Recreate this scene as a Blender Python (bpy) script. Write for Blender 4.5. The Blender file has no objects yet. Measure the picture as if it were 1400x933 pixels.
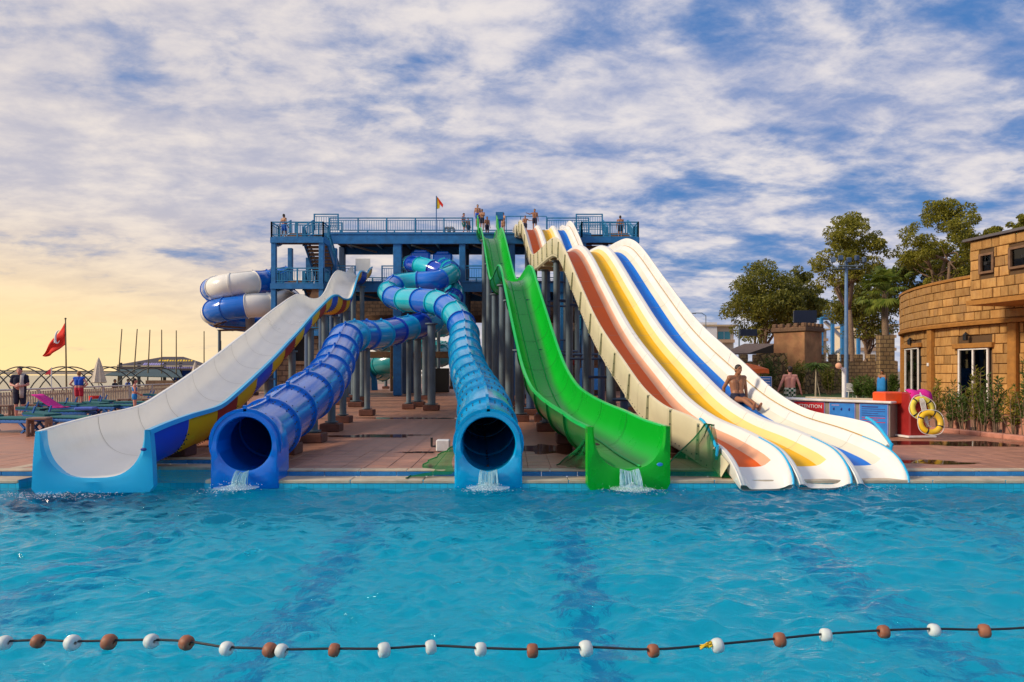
import bpy, math, random
import numpy as np
from mathutils import Vector, Matrix
random.seed(7); np.random.seed(7)
R = math.radians
SC = bpy.context.scene
COL = SC.collection
F = 933.0
CAMZ, HOR = 1.65, 508.0

# ------------------------------------------------------------------ camera
cam_d = bpy.data.cameras.new('camera'); cam = bpy.data.objects.new('camera', cam_d); COL.objects.link(cam)
cam.location = (0, 0, CAMZ); cam.rotation_euler = (R(90), 0, 0)
cam_d.sensor_width = 36; cam_d.lens = 36 * F / 1400; cam_d.shift_y = (HOR - 466.5) / 1400
cam_d.clip_end = 9000; cam_d.clip_start = 0.05
SC.camera = cam

# ------------------------------------------------------------------ sky, sun, exposure
SUN_AZ, SUN_EL = R(-108), R(30)
w = bpy.data.worlds.new('World'); SC.world = w; w.use_nodes = True
nt = w.node_tree; nt.nodes.clear()
def N(t, **k):
    n = nt.nodes.new(t)
    for a, b in k.items(): setattr(n, a, b)
    return n
def setin(n, **k):
    for a, b in k.items(): n.inputs[a].default_value = b
LK = nt.links.new
def wmath(op, a, b=None, clamp=False):
    m = N('ShaderNodeMath', operation=op); m.use_clamp = clamp
    for i, x in enumerate((a, b)):
        if x is None: continue
        if isinstance(x, (int, float)): m.inputs[i].default_value = x
        else: LK(x, m.inputs[i])
    return m.outputs[0]
def wmix(f, a, b):
    m = N('ShaderNodeMix', data_type='RGBA')
    for i, x in ((0, f), (6, a), (7, b)):
        if isinstance(x, (int, float)): m.inputs[i].default_value = x
        elif isinstance(x, tuple): m.inputs[i].default_value = x + (1,)
        else: LK(x, m.inputs[i])
    return m.outputs[2]
def wramp(x, lo, hi):
    m = N('ShaderNodeMapRange'); m.interpolation_type = 'SMOOTHSTEP'; LK(x, m.inputs[0]); m.inputs[1].default_value = lo; m.inputs[2].default_value = hi
    return m.outputs[0]
sky = N('ShaderNodeTexSky'); sky.sky_type = 'NISHITA'; sky.sun_disc = False
sky.sun_elevation = SUN_EL; sky.sun_rotation = SUN_AZ; sky.air_density = 1.2; sky.dust_density = 1.5; sky.ozone_density = 3.0
tc = N('ShaderNodeTexCoord'); sep = N('ShaderNodeSeparateXYZ'); LK(tc.outputs['Generated'], sep.inputs[0])
zz = wmath('ADD', wmath('MAXIMUM', sep.outputs[2], 0.0), 0.22)
px_ = wmath('DIVIDE', sep.outputs[0], zz); py_ = wmath('DIVIDE', sep.outputs[1], zz)
cmb = N('ShaderNodeCombineXYZ'); LK(px_, cmb.inputs[0]); LK(py_, cmb.inputs[1]); cmb.inputs[2].default_value = 3.7
mp = N('ShaderNodeMapping'); LK(cmb.outputs[0], mp.inputs[0]); setin(mp, Rotation=(0, 0, R(-24)), Scale=(0.85, 1.15, 1))
def cnoise(scale, det, rough, dist, off):
    n = N('ShaderNodeTexNoise'); setin(n, Scale=scale, Detail=det, Roughness=rough, Distortion=dist)
    m2 = N('ShaderNodeMapping'); LK(mp.outputs[0], m2.inputs[0]); setin(m2, Location=off); LK(m2.outputs[0], n.inputs['Vector'])
    return n.outputs['Fac']
n1 = cnoise(1.3, 4, 0.5, 0.2, (4.2, 1.3, 0)); n2 = cnoise(3.3, 10, 0.6, 0.2, (1, 7, 2)); n3 = cnoise(8, 8, 0.6, 0.2, (9, 2, 5))
dens = wmath('ADD', wmath('MULTIPLY', n1, 0.5), wmath('ADD', wmath('MULTIPLY', n2, 0.6), wmath('MULTIPLY', n3, 0.22)))
sdir = (math.sin(SUN_AZ) * math.cos(SUN_EL), math.cos(SUN_AZ) * math.cos(SUN_EL), math.sin(SUN_EL))
dp = N('ShaderNodeVectorMath', operation='DOT_PRODUCT'); LK(tc.outputs['Generated'], dp.inputs[0]); dp.inputs[1].default_value = (math.sin(R(-62)) * .99, math.cos(R(-62)) * .99, .06)
tow = wramp(dp.outputs['Value'], 0.25, 1.0)
low = wmath('SUBTRACT', 1.0, wramp(sep.outputs[2], -0.02, 0.24))
hz = wmath('SUBTRACT', 1.0, wramp(sep.outputs[2], -0.02, 0.14))
dens2 = wmath('ADD', wmath('ADD', dens, wmath('MULTIPLY', tow, 0.10)), wmath('ADD', wmath('MULTIPLY', hz, 0.05), wmath('MULTIPLY', sep.outputs[0], -0.05)))
cover = wramp(dens2, 0.51, 0.72)
shade = wramp(wmath('ADD', wmath('MULTIPLY', n3, 0.6), wmath('MULTIPLY', n2, 0.6)), 0.45, 0.79)
c_cloud = wmix(shade, (2.5, 3.0, 4.7), (6.5, 6.1, 6.1))
c_cloud = wmix(wmath('MULTIPLY', tow, 0.42), c_cloud, (7.0, 6.0, 5.0))
warm = wmath('MULTIPLY', wmath('MULTIPLY', tow, tow), low, True)
c_cloud = wmix(wmath('MULTIPLY', warm, 1.15, True), c_cloud, (9.2, 6.6, 3.0))
hsv = N('ShaderNodeHueSaturation'); setin(hsv, Saturation=1.25, Value=0.6); LK(sky.outputs[0], hsv.inputs['Color'])
c_blue = wmix(0.75, hsv.outputs[0], (0.5, 1.75, 4.6))
c_sky = wmix(cover, c_blue, c_cloud)
c_sky = wmix(wmath('MULTIPLY', hz, 0.45), c_sky, wmix(tow, (5.6, 5.8, 6.3), (9.6, 7.0, 3.3)))
bg = N('ShaderNodeBackground'); LK(c_sky, bg.inputs['Color']); bg.inputs['Strength'].default_value = 0.1
wo = N('ShaderNodeOutputWorld'); LK(bg.outputs[0], wo.inputs['Surface'])

sun_d = bpy.data.lights.new('sun', 'SUN'); sun = bpy.data.objects.new('sun', sun_d); COL.objects.link(sun)
sun_d.energy = 2.8; sun_d.angle = R(12); sun_d.color = (1.0, 0.84, 0.62)
sun.rotation_euler = Vector(sdir).to_track_quat('Z', 'Y').to_euler(); sun.location = (-30, 10, 30)

vs = SC.view_settings; vs.view_transform = 'Standard'; vs.look = 'None'; vs.exposure = 0.34; vs.gamma = 1; vs.use_curve_mapping = False
SC.render.engine = 'CYCLES'
SC.cycles.use_denoising = True; SC.cycles.max_bounces = 10; SC.cycles.transparent_max_bounces = 12
SC.cycles.sample_clamp_indirect = 6

# ------------------------------------------------------------------ helpers
def P(px, py, D): return Vector(((px - 700) * D / F, D, CAMZ + (HOR - py) * D / F))
def G(px, py, z=0.0):
    D = (CAMZ - z) * F / (py - HOR); return Vector(((px - 700) * D / F, D, z))
ORG = {}
def link(o, parent=None):
    COL.objects.link(o)
    if parent is not None: o.parent = parent
    return o
def tag(o, label=None, cat=None, group=None, kind=None):
    if label: o['label'] = label
    if cat: o['category'] = cat
    if group: o['group'] = group
    if kind: o['kind'] = kind
    return o
def thing(name, loc, label=None, cat=None, group=None, rz=0):
    o = bpy.data.objects.new(name, None); o.empty_display_size = .2; link(o)
    o.location = loc; o.rotation_euler[2] = rz; ORG[o.name] = Vector(loc)
    return tag(o, label, cat, group)
def copy_tree(o, parent=None):
    c = o.copy(); COL.objects.link(c); c.parent = parent
    for ch in [x for x in o.children]: copy_tree(ch, c)
    return c

class MB:
    def __init__(s): s.v = []; s.f = []; s.m = []
    def add(s, v, f, mi=0):
        b = len(s.v); s.v += [tuple(p) for p in v]; s.f += [tuple(i + b for i in q) for q in f]; s.m += [mi] * len(f); return s
    def box(s, c, d, rz=0, mi=0, ch=0.0):
        x, y, z = d[0] / 2, d[1] / 2, d[2] / 2; ca, sa = math.cos(rz), math.sin(rz)
        def T(p): return (c[0] + p[0] * ca - p[1] * sa, c[1] + p[0] * sa + p[1] * ca, c[2] + p[2])
        if ch <= 0:
            vs_ = [(a * x, b * y, e * z) for e in (-1, 1) for a, b in ((-1, -1), (1, -1), (1, 1), (-1, 1))]
            return s.add([T(p) for p in vs_], [(3, 2, 1, 0), (4, 5, 6, 7), (0, 1, 5, 4), (1, 2, 6, 5), (2, 3, 7, 6), (3, 0, 4, 7)], mi)
        ch = min(ch, x * .6, y * .6, z * .6)
        def ring(xx, yy, zz_, q): 
            return [(-xx + q, -yy, zz_), (xx - q, -yy, zz_), (xx, -yy + q, zz_), (xx, yy - q, zz_), (xx - q, yy, zz_), (-xx + q, yy, zz_), (-xx, yy - q, zz_), (-xx, -yy + q, zz_)]
        rs = ring(x - ch, y - ch, -z, ch * .5) + ring(x, y, -z + ch, ch) + ring(x, y, z - ch, ch) + ring(x - ch, y - ch, z, ch * .5)
        fs = [tuple(range(7, -1, -1)), tuple(range(24, 32))]
        for k in range(3):
            for i in range(8): fs.append((k * 8 + i, k * 8 + (i + 1) % 8, k * 8 + 8 + (i + 1) % 8, k * 8 + 8 + i))
        return s.add([T(p) for p in rs], fs, mi)
    def beam(s, a, b, w_, h_=None, mi=0):
        a = Vector(a); b = Vector(b); h_ = h_ or w_
        t = (b - a).normalized(); up = Vector((0, 0, 1)) if abs(t.z) < .95 else Vector((0, 1, 0))
        l = t.cross(up).normalized() * (w_ / 2); n = l.cross(t).normalized() * (h_ / 2)
        vs_ = [q + i * l + j * n for q in (a, b) for i, j in ((-1, -1), (1, -1), (1, 1), (-1, 1))]
        return s.add(vs_, [(3, 2, 1, 0), (4, 5, 6, 7), (0, 1, 5, 4), (1, 2, 6, 5), (2, 3, 7, 6), (3, 0, 4, 7)], mi)
    def tube(s, pts, r, n=8, mi=0, caps=True):
        pts = [Vector(p) for p in pts]; rr = r if isinstance(r, (list, tuple)) else [r] * len(pts)
        t = (pts[1] - pts[0]).normalized(); up = Vector((0, 0, 1)) if abs(t.z) < .9 else Vector((1, 0, 0))
        l = t.cross(up).normalized(); rows = []
        for i, p in enumerate(pts):
            a = pts[max(i - 1, 0)]; b = pts[min(i + 1, len(pts) - 1)]; t = (b - a)
            if t.length < 1e-9: t = Vector((0, 0, 1))
            t.normalize(); l = (l - t * l.dot(t)).normalized(); u = l.cross(t)
            rows.append([p + (l * math.cos(k * 2 * math.pi / n) + u * math.sin(k * 2 * math.pi / n)) * rr[i] for k in range(n)])
        vs_ = [q for row in rows for q in row]; fs = []
        for i in range(len(pts) - 1):
            for k in range(n): fs.append((i * n + k, (i + 1) * n + k, (i + 1) * n + (k + 1) % n, i * n + (k + 1) % n))
        if caps: fs += [tuple(range(n)), tuple(range(len(vs_) - 1, len(vs_) - n - 1, -1))]
        return s.add(vs_, fs, mi)
    def grid(s, rows, mi=0, close=False, flip=False):
        n = len(rows[0]); vs_ = [p for r_ in rows for p in r_]; fs = []
        for i in range(len(rows) - 1):
            for k in range(n if close else n - 1):
                q = (i * n + k, i * n + (k + 1) % n, (i + 1) * n + (k + 1) % n, (i + 1) * n + k)
                fs.append(q[::-1] if flip else q)
        return s.add(vs_, fs, mi)
    def lathe(s, c, prof, n=16, mi=0):
        rows = [[(c[0] + r * math.cos(k * 2 * math.pi / n), c[1] + r * math.sin(k * 2 * math.pi / n), c[2] + z) for k in range(n)] for r, z in prof]
        return s.grid(rows, mi, close=True)
    def sphere(s, c, r, n=10, m=7, mi=0, rot=None):
        r = r if isinstance(r, (tuple, list)) else (r, r, r); rows = []
        for j in range(m + 1):
            a = math.pi * j / m - math.pi / 2; row = []
            for k in range(n):
                b = 2 * math.pi * k / n
                p = Vector((math.cos(a) * math.cos(b) * r[0], math.cos(a) * math.sin(b) * r[1], math.sin(a) * r[2]))
                if rot is not None: p = rot @ p
                row.append((c[0] + p.x, c[1] + p.y, c[2] + p.z))
            rows.append(row)
        return s.grid(rows, mi, close=True)
    def prism(s, poly, z0, z1, mi=0):
        n = len(poly); vs_ = [(x, y, z0) for x, y in poly] + [(x, y, z1) for x, y in poly]
        fs = [tuple(range(n - 1, -1, -1)), tuple(range(n, 2 * n))] + [(i, (i + 1) % n, n + (i + 1) % n, n + i) for i in range(n)]
        return s.add(vs_, fs, mi)
    def plate(s, pts, thick, mi=0):
        """solid slab from a planar loop of 3D points"""
        pts = [Vector(p) for p in pts]; n = len(pts)
        nn = Vector((0, 0, 0))
        for i in range(n): nn += (pts[i]).cross(pts[(i + 1) % n])
        nn.normalize(); vs_ = pts + [p - nn * thick for p in pts]
        fs = [tuple(range(n)), tuple(range(2 * n - 1, n - 1, -1))] + [(i, n + i, n + (i + 1) % n, (i + 1) % n) for i in range(n)]
        return s.add(vs_, fs, mi)
    def mesh(s, name, mats, smooth=False, off=None):
        me = bpy.data.meshes.new(name)
        v = s.v if off is None else [(p[0] - off[0], p[1] - off[1], p[2] - off[2]) for p in s.v]
        me.from_pydata(v, [], s.f)
        mats = mats if isinstance(mats, (list, tuple)) else [mats]
        for m in mats: me.materials.append(m)
        if any(s.m): me.polygons.foreach_set('material_index', s.m)
        if smooth is True: me.polygons.foreach_set('use_smooth', [True] * len(s.f))
        elif smooth:
            me.polygons.foreach_set('use_smooth', [True] * len(s.f)); me.set_sharp_from_angle(angle=R(smooth))
        me.update(); return me
    def build(s, name, mats, parent=None, smooth=False, base=None):
        off = base
        if parent is not None: off = ORG.get(parent.name)
        me = s.mesh(name, mats, smooth, off)
        o = bpy.data.objects.new(name, me); link(o, parent)
        if parent is None and base is not None: o.location = base
        ORG[o.name] = Vector(off) if off is not None else Vector((0, 0, 0))
        return o
def arr_mesh(name, verts, quads, mat_, parent=None, smooth=False, mi=None):
    off = ORG.get(parent.name) if parent is not None else None
    v = np.asarray(verts, dtype=np.float32)
    if off is not None: v = v - np.array(off, dtype=np.float32)
    q = np.asarray(quads, dtype=np.int32); me = bpy.data.meshes.new(name)
    me.vertices.add(len(v)); me.vertices.foreach_set('co', v.ravel()); k = q.shape[1]
    me.loops.add(q.size); me.loops.foreach_set('vertex_index', q.ravel())
    me.polygons.add(len(q)); me.polygons.foreach_set('loop_start', np.arange(0, q.size, k, dtype=np.int32)); me.polygons.foreach_set('loop_total', np.full(len(q), k, dtype=np.int32))
    if smooth: me.polygons.foreach_set('use_smooth', np.ones(len(q), dtype=bool))
    for m in (mat_ if isinstance(mat_, (list, tuple)) else [mat_]): me.materials.append(m)
    if mi is not None: me.polygons.foreach_set('material_index', np.asarray(mi, dtype=np.int32))
    me.update(calc_edges=True); me.validate()
    o = bpy.data.objects.new(name, me); link(o, parent); ORG[o.name] = off if off is not None else Vector((0, 0, 0))
    return o
def text_mesh(name, body, size, mat_, parent, origin, ux, uy, extrude=0.004):
    cu = bpy.data.curves.new(name, 'FONT'); cu.body = body; cu.size = size; cu.align_x = 'CENTER'; cu.align_y = 'CENTER'; cu.extrude = extrude
    t = bpy.data.objects.new(name + '_src', cu); COL.objects.link(t); bpy.context.view_layer.update()
    me = bpy.data.meshes.new_from_object(t.evaluated_get(bpy.context.evaluated_depsgraph_get()))
    bpy.data.objects.remove(t); me.materials.clear(); me.materials.append(mat_)
    ux = Vector(ux).normalized(); uy = Vector(uy).normalized(); n = ux.cross(uy)
    M = Matrix((ux, uy, n)).transposed().to_4x4(); M.translation = Vector(origin) - ORG[parent.name]; me.transform(M)
    o = bpy.data.objects.new(name, me); link(o, parent); ORG[o.name] = ORG[parent.name]; return o

# ------------------------------------------------------------------ materials
MATS = {}
def mat(name, col, rough=.5, var=.12, scale=6.0, bump=0.0, bscale=40.0, metal=0.0, coat=0.0, spec=.5, col2=None, obj_rand=0.0, stretch=(1, 1, 1), dirt=0.0, dirtcol=(.12, .10, .07)):
    if name in MATS: return MATS[name]
    m = bpy.data.materials.new(name); m.use_nodes = True; t = m.node_tree; b = t.nodes['Principled BSDF']
    tcn = t.nodes.new('ShaderNodeNewGeometry'); mpn = t.nodes.new('ShaderNodeMapping'); mpn.inputs['Scale'].default_value = stretch; t.links.new(tcn.outputs['Position'], mpn.inputs[0])
    n = t.nodes.new('ShaderNodeTexNoise'); n.inputs['Scale'].default_value = scale; n.inputs['Detail'].default_value = 6; t.links.new(mpn.outputs[0], n.inputs['Vector'])
    rp = t.nodes.new('ShaderNodeMapRange'); rp.inputs[1].default_value = .3; rp.inputs[2].default_value = .7; t.links.new(n.outputs['Fac'], rp.inputs[0])
    mx = t.nodes.new('ShaderNodeMix'); mx.data_type = 'RGBA'
    c2 = col2 or tuple(min(1, c * (1 + var)) for c in col); c1 = col if col2 else tuple(c * (1 - var) for c in col)
    mx.inputs[6].default_value = (*c1, 1); mx.inputs[7].default_value = (*c2, 1); t.links.new(rp.outputs[0], mx.inputs[0]); out = mx.outputs[2]
    if obj_rand:
        oi = t.nodes.new('ShaderNodeObjectInfo'); h = t.nodes.new('ShaderNodeHueSaturation'); mr = t.nodes.new('ShaderNodeMapRange')
        mr.inputs[3].default_value = 1 - obj_rand; mr.inputs[4].default_value = 1 + obj_rand; t.links.new(oi.outputs['Random'], mr.inputs[0]); t.links.new(mr.outputs[0], h.inputs['Value']); t.links.new(out, h.inputs['Color']); out = h.outputs[0]
    if dirt:
        nd = t.nodes.new('ShaderNodeTexNoise'); nd.inputs['Scale'].default_value = 1.7; nd.inputs['Detail'].default_value = 9; nd.inputs['Roughness'].default_value = .65; t.links.new(tcn.outputs['Position'], nd.inputs['Vector'])
        rd = t.nodes.new('ShaderNodeMapRange'); rd.inputs[1].default_value = .5; rd.inputs[2].default_value = .8; rd.inputs[4].default_value = dirt; t.links.new(nd.outputs['Fac'], rd.inputs[0])
        md = t.nodes.new('ShaderNodeMix'); md.data_type = 'RGBA'; t.links.new(rd.outputs[0], md.inputs[0]); t.links.new(out, md.inputs[6]); md.inputs[7].default_value = (*dirtcol, 1); out = md.outputs[2]
    t.links.new(out, b.inputs['Base Color'])
    rr = t.nodes.new('ShaderNodeMapRange'); rr.inputs[3].default_value = max(.02, rough - .08); rr.inputs[4].default_value = min(1, rough + .1); t.links.new(n.outputs['Fac'], rr.inputs[0]); t.links.new(rr.outputs[0], b.inputs['Roughness'])
    b.inputs['Metallic'].default_value = metal; b.inputs['Coat Weight'].default_value = coat; b.inputs['Coat Roughness'].default_value = .08; b.inputs['Specular IOR Level'].default_value = spec
    if bump:
        nb = t.nodes.new('ShaderNodeTexNoise'); nb.inputs['Scale'].default_value = bscale; nb.inputs['Detail'].default_value = 5; t.links.new(mpn.outputs[0], nb.inputs['Vector'])
        bp = t.nodes.new('ShaderNodeBump'); bp.inputs['Strength'].default_value = bump; bp.inputs['Distance'].default_value = .02; t.links.new(nb.outputs['Fac'], bp.inputs['Height']); t.links.new(bp.outputs[0], b.inputs['Normal'])
    MATS[name] = m; return m
gel = dict(rough=.30, coat=.12, spec=.35, var=.06, scale=1.3, bump=.02, bscale=5)
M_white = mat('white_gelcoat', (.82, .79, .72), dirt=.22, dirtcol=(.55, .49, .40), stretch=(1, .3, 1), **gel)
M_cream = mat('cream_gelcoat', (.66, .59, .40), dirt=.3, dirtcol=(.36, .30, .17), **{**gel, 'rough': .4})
M_cyanrim = mat('cyan_paint', (.02, .42, .72), **gel)
M_royal = mat('royal_blue_gelcoat', (.001, .055, .50), **{**gel, 'coat': .45, 'rough': .2, 'spec': .5})
M_royal2 = mat('bright_royal_gelcoat', (.0, .14, .62), **{**gel, 'coat': .45, 'rough': .2, 'spec': .5})
M_skyb = mat('sky_blue_gelcoat', (.001, .34, .66), **{**gel, 'coat': .45, 'rough': .2, 'spec': .5})
M_aqua = mat('aqua_gelcoat', (.006, .46, .60), **{**gel, 'coat': .45, 'rough': .2, 'spec': .5})
M_teal = mat('teal_gelcoat', (.012, .26, .30), **{**gel, 'coat': .45, 'rough': .2, 'spec': .5})
gl2 = {**gel, 'coat': .5, 'rough': .2, 'spec': .5}
M_green = mat('green_gelcoat', (.001, .38, .018), **{**gel, 'coat': 0.0, 'spec': .28, 'rough': .28})
M_greenrim = mat('light_green_gelcoat', (.003, .50, .08), **gel)
mt = {**gel, 'spec': .12, 'coat': 0.0, 'rough': .45}
M_yellow = mat('yellow_gelcoat', (.86, .46, .002), **mt)
M_paley = mat('pale_yellow_gelcoat', (.84, .62, .22), **mt)
M_orange = mat('orange_gelcoat', (.78, .115, .004), **mt)
M_peach = mat('peach_gelcoat', (.74, .38, .23), **mt)
M_blue = mat('lane_blue_gelcoat', (.0, .17, .68), **mt)
M_palec = mat('pale_ivory_gelcoat', (.70, .67, .54), **mt)
M_red = mat('dark_red_gelcoat', (.36, .012, .012), **mt)
M_gold = mat('gold_seam', (.45, .27, .05), rough=.5)
M_bolt = mat('bolt_steel', (.05, .06, .08), rough=.4, metal=.6)
M_steel = mat('tower_blue_paint', (.010, .15, .40), rough=.45, var=.2, scale=3, dirt=.25, dirtcol=(.05, .05, .06))
M_steel2 = mat('tower_teal_paint', (.014, .20, .40), rough=.5, var=.2, scale=3)
M_post = mat('grey_blue_post_paint', (.10, .145, .18), rough=.45, var=.2, scale=2, dirt=.35, dirtcol=(.20, .15, .10))
M_post2 = mat('slate_blue_post_paint', (.035, .075, .16), rough=.45, var=.2, scale=2, dirt=.3, dirtcol=(.12, .10, .09))
M_soffit = mat('brown_soffit', (.10, .052, .03), rough=.7, var=.3)
M_tread = mat('stair_tread', (.24, .13, .075), rough=.7, var=.3)
M_foot = mat('footing_brown', (.13, .045, .03), rough=.7, var=.25, bump=.3)
M_conc = mat('concrete', (.35, .31, .27), rough=.8, var=.2, bump=.2)
M_dark = mat('dark_void', (.012, .012, .014), rough=.7)
M_black = mat('black_metal', (.015, .017, .02), rough=.45)
M_wood = mat('brown_beam', (.16, .085, .045), rough=.75, var=.3, bump=.2)
M_skin = mat('skin_tan', (.42, .20, .115), rough=.5, var=.08)
M_skin2 = mat('skin_pink', (.58, .26, .20), rough=.5, var=.08)
M_skin3 = mat('skin_brown', (.30, .125, .06), rough=.5, var=.08)
M_hair = mat('hair_dark', (.018, .012, .009), rough=.6, var=.3, scale=60)
M_hairb = mat('hair_light', (.33, .16, .06), rough=.6, var=.3, scale=60)
M_navy = mat('navy_cloth', (.012, .014, .04), rough=.85)
M_cblue = mat('blue_cloth', (.01, .08, .5), rough=.85)
M_cbright = mat('bright_blue_cloth', (.015, .22, .6), rough=.8)
M_cred = mat('red_cloth', (.5, .02, .05), rough=.85)
M_cgreen = mat('green_cloth', (.02, .2, .12), rough=.85)
M_grey = mat('grey_towel', (.42, .38, .36), rough=.95, bump=.4)
M_pink = mat('pink_towel', (.62, .015, .26), rough=.95, bump=.4)
M_mattress = mat('green_mattress', (.01, .12, .13), rough=.8)
M_lounge = mat('blue_lounger_plastic', (.02, .13, .42), rough=.5)
M_plasticb = mat('brown_plastic', (.26, .15, .10), rough=.6)
M_fence = mat('cream_fence', (.58, .47, .34), rough=.7, var=.15)
M_fenceT = mat('white_fence_rail', (.68, .62, .55), rough=.6)
M_redp = mat('red_plastic', (.65, .02, .012), rough=.5)
M_orangep = mat('orange_plastic', (.80, .085, .01), rough=.5)
M_redc = mat('red_cabinet', (.30, .015, .015), rough=.5)
M_ring = mat('yellow_ring', (.82, .50, .01), rough=.4, dirt=.3, dirtcol=(.6, .55, .3))
M_rope = mat('white_rope', (.7, .67, .62), rough=.9)
M_canvas = mat('cream_canvas', (.58, .50, .40), rough=.9)
M_orangec = mat('orange_canvas', (.75, .16, .03), rough=.85)
M_signb = mat('blue_sign', (.02, .20, .62), rough=.4)
M_signr = mat('red_sign', (.50, .01, .02), rough=.4)
M_signw = mat('white_print', (.78, .78, .80), rough=.5)
M_signd = mat('dark_print', (.02, .04, .25), rough=.5)
M_flag = mat('red_flag', (.72, .02, .008), rough=.8)
M_pole = mat('thin_pole', (.16, .12, .06), rough=.5)
M_polew = mat('white_pole', (.74, .72, .70), rough=.4)
M_roofd = mat('pavilion_roof', (.05, .04, .05), rough=.7, var=.3)
M_ylet = mat('yellow_lettering', (.75, .50, .02), rough=.6)
M_lilac = mat('lilac_lettering', (.30, .27, .55), rough=.6)
M_door = mat('white_frame', (.74, .72, .70), rough=.4)
M_trunk = mat('bark', (.20, .13, .085), rough=.9, var=.35, scale=12, bump=.6, bscale=25)
M_hotel = mat('hotel_plaster', (.62, .52, .40), rough=.8)
M_hglass = mat('hotel_glass', (.05, .30, .36), rough=.15)
M_turretp = mat('turret_plaster', (.40, .20, .09), rough=.85, var=.35, scale=1.2, bump=.4, dirt=.6, dirtcol=(.30, .06, .04))
M_terra = mat('terracotta_planter', (.46, .20, .14), rough=.85, var=.25, bump=.3)
M_lamppost = mat('lamp_post_blue', (.12, .22, .40), rough=.4)
M_beadw = mat('white_float', (.60, .66, .64), rough=.5, dirt=.45, dirtcol=(.34, .42, .40))
M_beadb = mat('brown_float', (.30, .105, .05), rough=.55, dirt=.4, dirtcol=(.12, .05, .04))
M_ropeb = mat('black_rope', (.012, .014, .02), rough=.6)

def leafmat(name, a, b, trans=.35):
    m = bpy.data.materials.new(name); m.use_nodes = True; t = m.node_tree; t.nodes.clear()
    g = t.nodes.new('ShaderNodeNewGeometry'); cr = t.nodes.new('ShaderNodeMix'); cr.data_type = 'RGBA'
    cr.inputs[6].default_value = (*a, 1); cr.inputs[7].default_value = (*b, 1); t.links.new(g.outputs['Random Per Island'], cr.inputs[0])
    d = t.nodes.new('ShaderNodeBsdfPrincipled'); d.inputs['Roughness'].default_value = .55; t.links.new(cr.outputs[2], d.inputs['Base Color'])
    tr = t.nodes.new('ShaderNodeBsdfTranslucent'); t.links.new(cr.outputs[2], tr.inputs['Color'])
    mx = t.nodes.new('ShaderNodeMixShader'); mx.inputs[0].default_value = trans; t.links.new(d.outputs[0], mx.inputs[1]); t.links.new(tr.outputs[0], mx.inputs[2])
    o = t.nodes.new('ShaderNodeOutputMaterial'); t.links.new(mx.outputs[0], o.inputs[0]); return m
M_leaf = leafmat('leaf_olive', (.10, .115, .013), (.42, .38, .045), .52)
M_leaf2 = leafmat('leaf_dark', (.065, .09, .013), (.30, .28, .038), .5)
M_leaf3 = leafmat('leaf_fresh', (.04, .09, .012), (.15, .22, .04), .4)
M_palm = leafmat('leaf_palm', (.09, .15, .015), (.28, .32, .05), .45)

def brickmat(name, c1, c2, mortar, sx, sy, bumpd=.02, msize=.02, rough=.8, plane='xy', offset=.5, noise=.35):
    m = bpy.data.materials.new(name); m.use_nodes = True; t = m.node_tree; b = t.nodes['Principled BSDF']
    g = t.nodes.new('ShaderNodeNewGeometry'); sp = t.nodes.new('ShaderNodeSeparateXYZ'); cm = t.nodes.new('ShaderNodeCombineXYZ'); t.links.new(g.outputs['Position'], sp.inputs[0])
    if plane == 'xy': t.links.new(sp.outputs[0], cm.inputs[0]); t.links.new(sp.outputs[1], cm.inputs[1])
    else:
        ad = t.nodes.new('ShaderNodeMath'); ad.operation = 'ADD'; t.links.new(sp.outputs[0], ad.inputs[0]); t.links.new(sp.outputs[1], ad.inputs[1])
        t.links.new(ad.outputs[0], cm.inputs[0]); t.links.new(sp.outputs[2], cm.inputs[1])
    br = t.nodes.new('ShaderNodeTexBrick'); br.offset = offset; t.links.new(cm.outputs[0], br.inputs['Vector'])
    br.inputs['Color1'].default_value = (*c1, 1); br.inputs['Color2'].default_value = (*c2, 1); br.inputs['Mortar'].default_value = (*mortar, 1)
    br.inputs['Scale'].default_value = 1; br.inputs['Brick Width'].default_value = sx; br.inputs['Row Height'].default_value = sy; br.inputs['Mortar Size'].default_value = msize; br.inputs['Mortar Smooth'].default_value = .3
    n = t.nodes.new('ShaderNodeTexNoise'); n.inputs['Scale'].default_value = 3; n.inputs['Detail'].default_value = 8; t.links.new(g.outputs['Position'], n.inputs['Vector'])
    h = t.nodes.new('ShaderNodeHueSaturation'); mr = t.nodes.new('ShaderNodeMapRange'); mr.inputs[1].default_value = .25; mr.inputs[2].default_value = .75; mr.inputs[3].default_value = 1 - noise; mr.inputs[4].default_value = 1 + noise
    t.links.new(n.outputs['Fac'], mr.inputs[0]); t.links.new(mr.outputs[0], h.inputs['Value']); t.links.new(br.outputs['Color'], h.inputs['Color']); t.links.new(h.outputs[0], b.inputs['Base Color'])
    b.inputs['Roughness'].default_value = rough
    ma = t.nodes.new('ShaderNodeMath'); ma.operation = 'MULTIPLY_ADD'; t.links.new(n.outputs['Fac'], ma.inputs[0]); ma.inputs[1].default_value = .4
    iv = t.nodes.new('ShaderNodeMath'); iv.operation = 'SUBTRACT'; iv.inputs[0].default_value = 1; t.links.new(br.outputs['Fac'], iv.inputs[1]); t.links.new(iv.outputs[0], ma.inputs[2])
    bp = t.nodes.new('ShaderNodeBump'); bp.inputs['Distance'].default_value = bumpd; bp.inputs['Strength'].default_value = .8; t.links.new(ma.outputs[0], bp.inputs['Height']); t.links.new(bp.outputs[0], b.inputs['Normal'])
    return m
M_deckfar = brickmat('deck_paving', (.36, .165, .10), (.42, .20, .12), (.22, .12, .08), .4, .4, .004, .012, .5, 'xy', 0)
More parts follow.
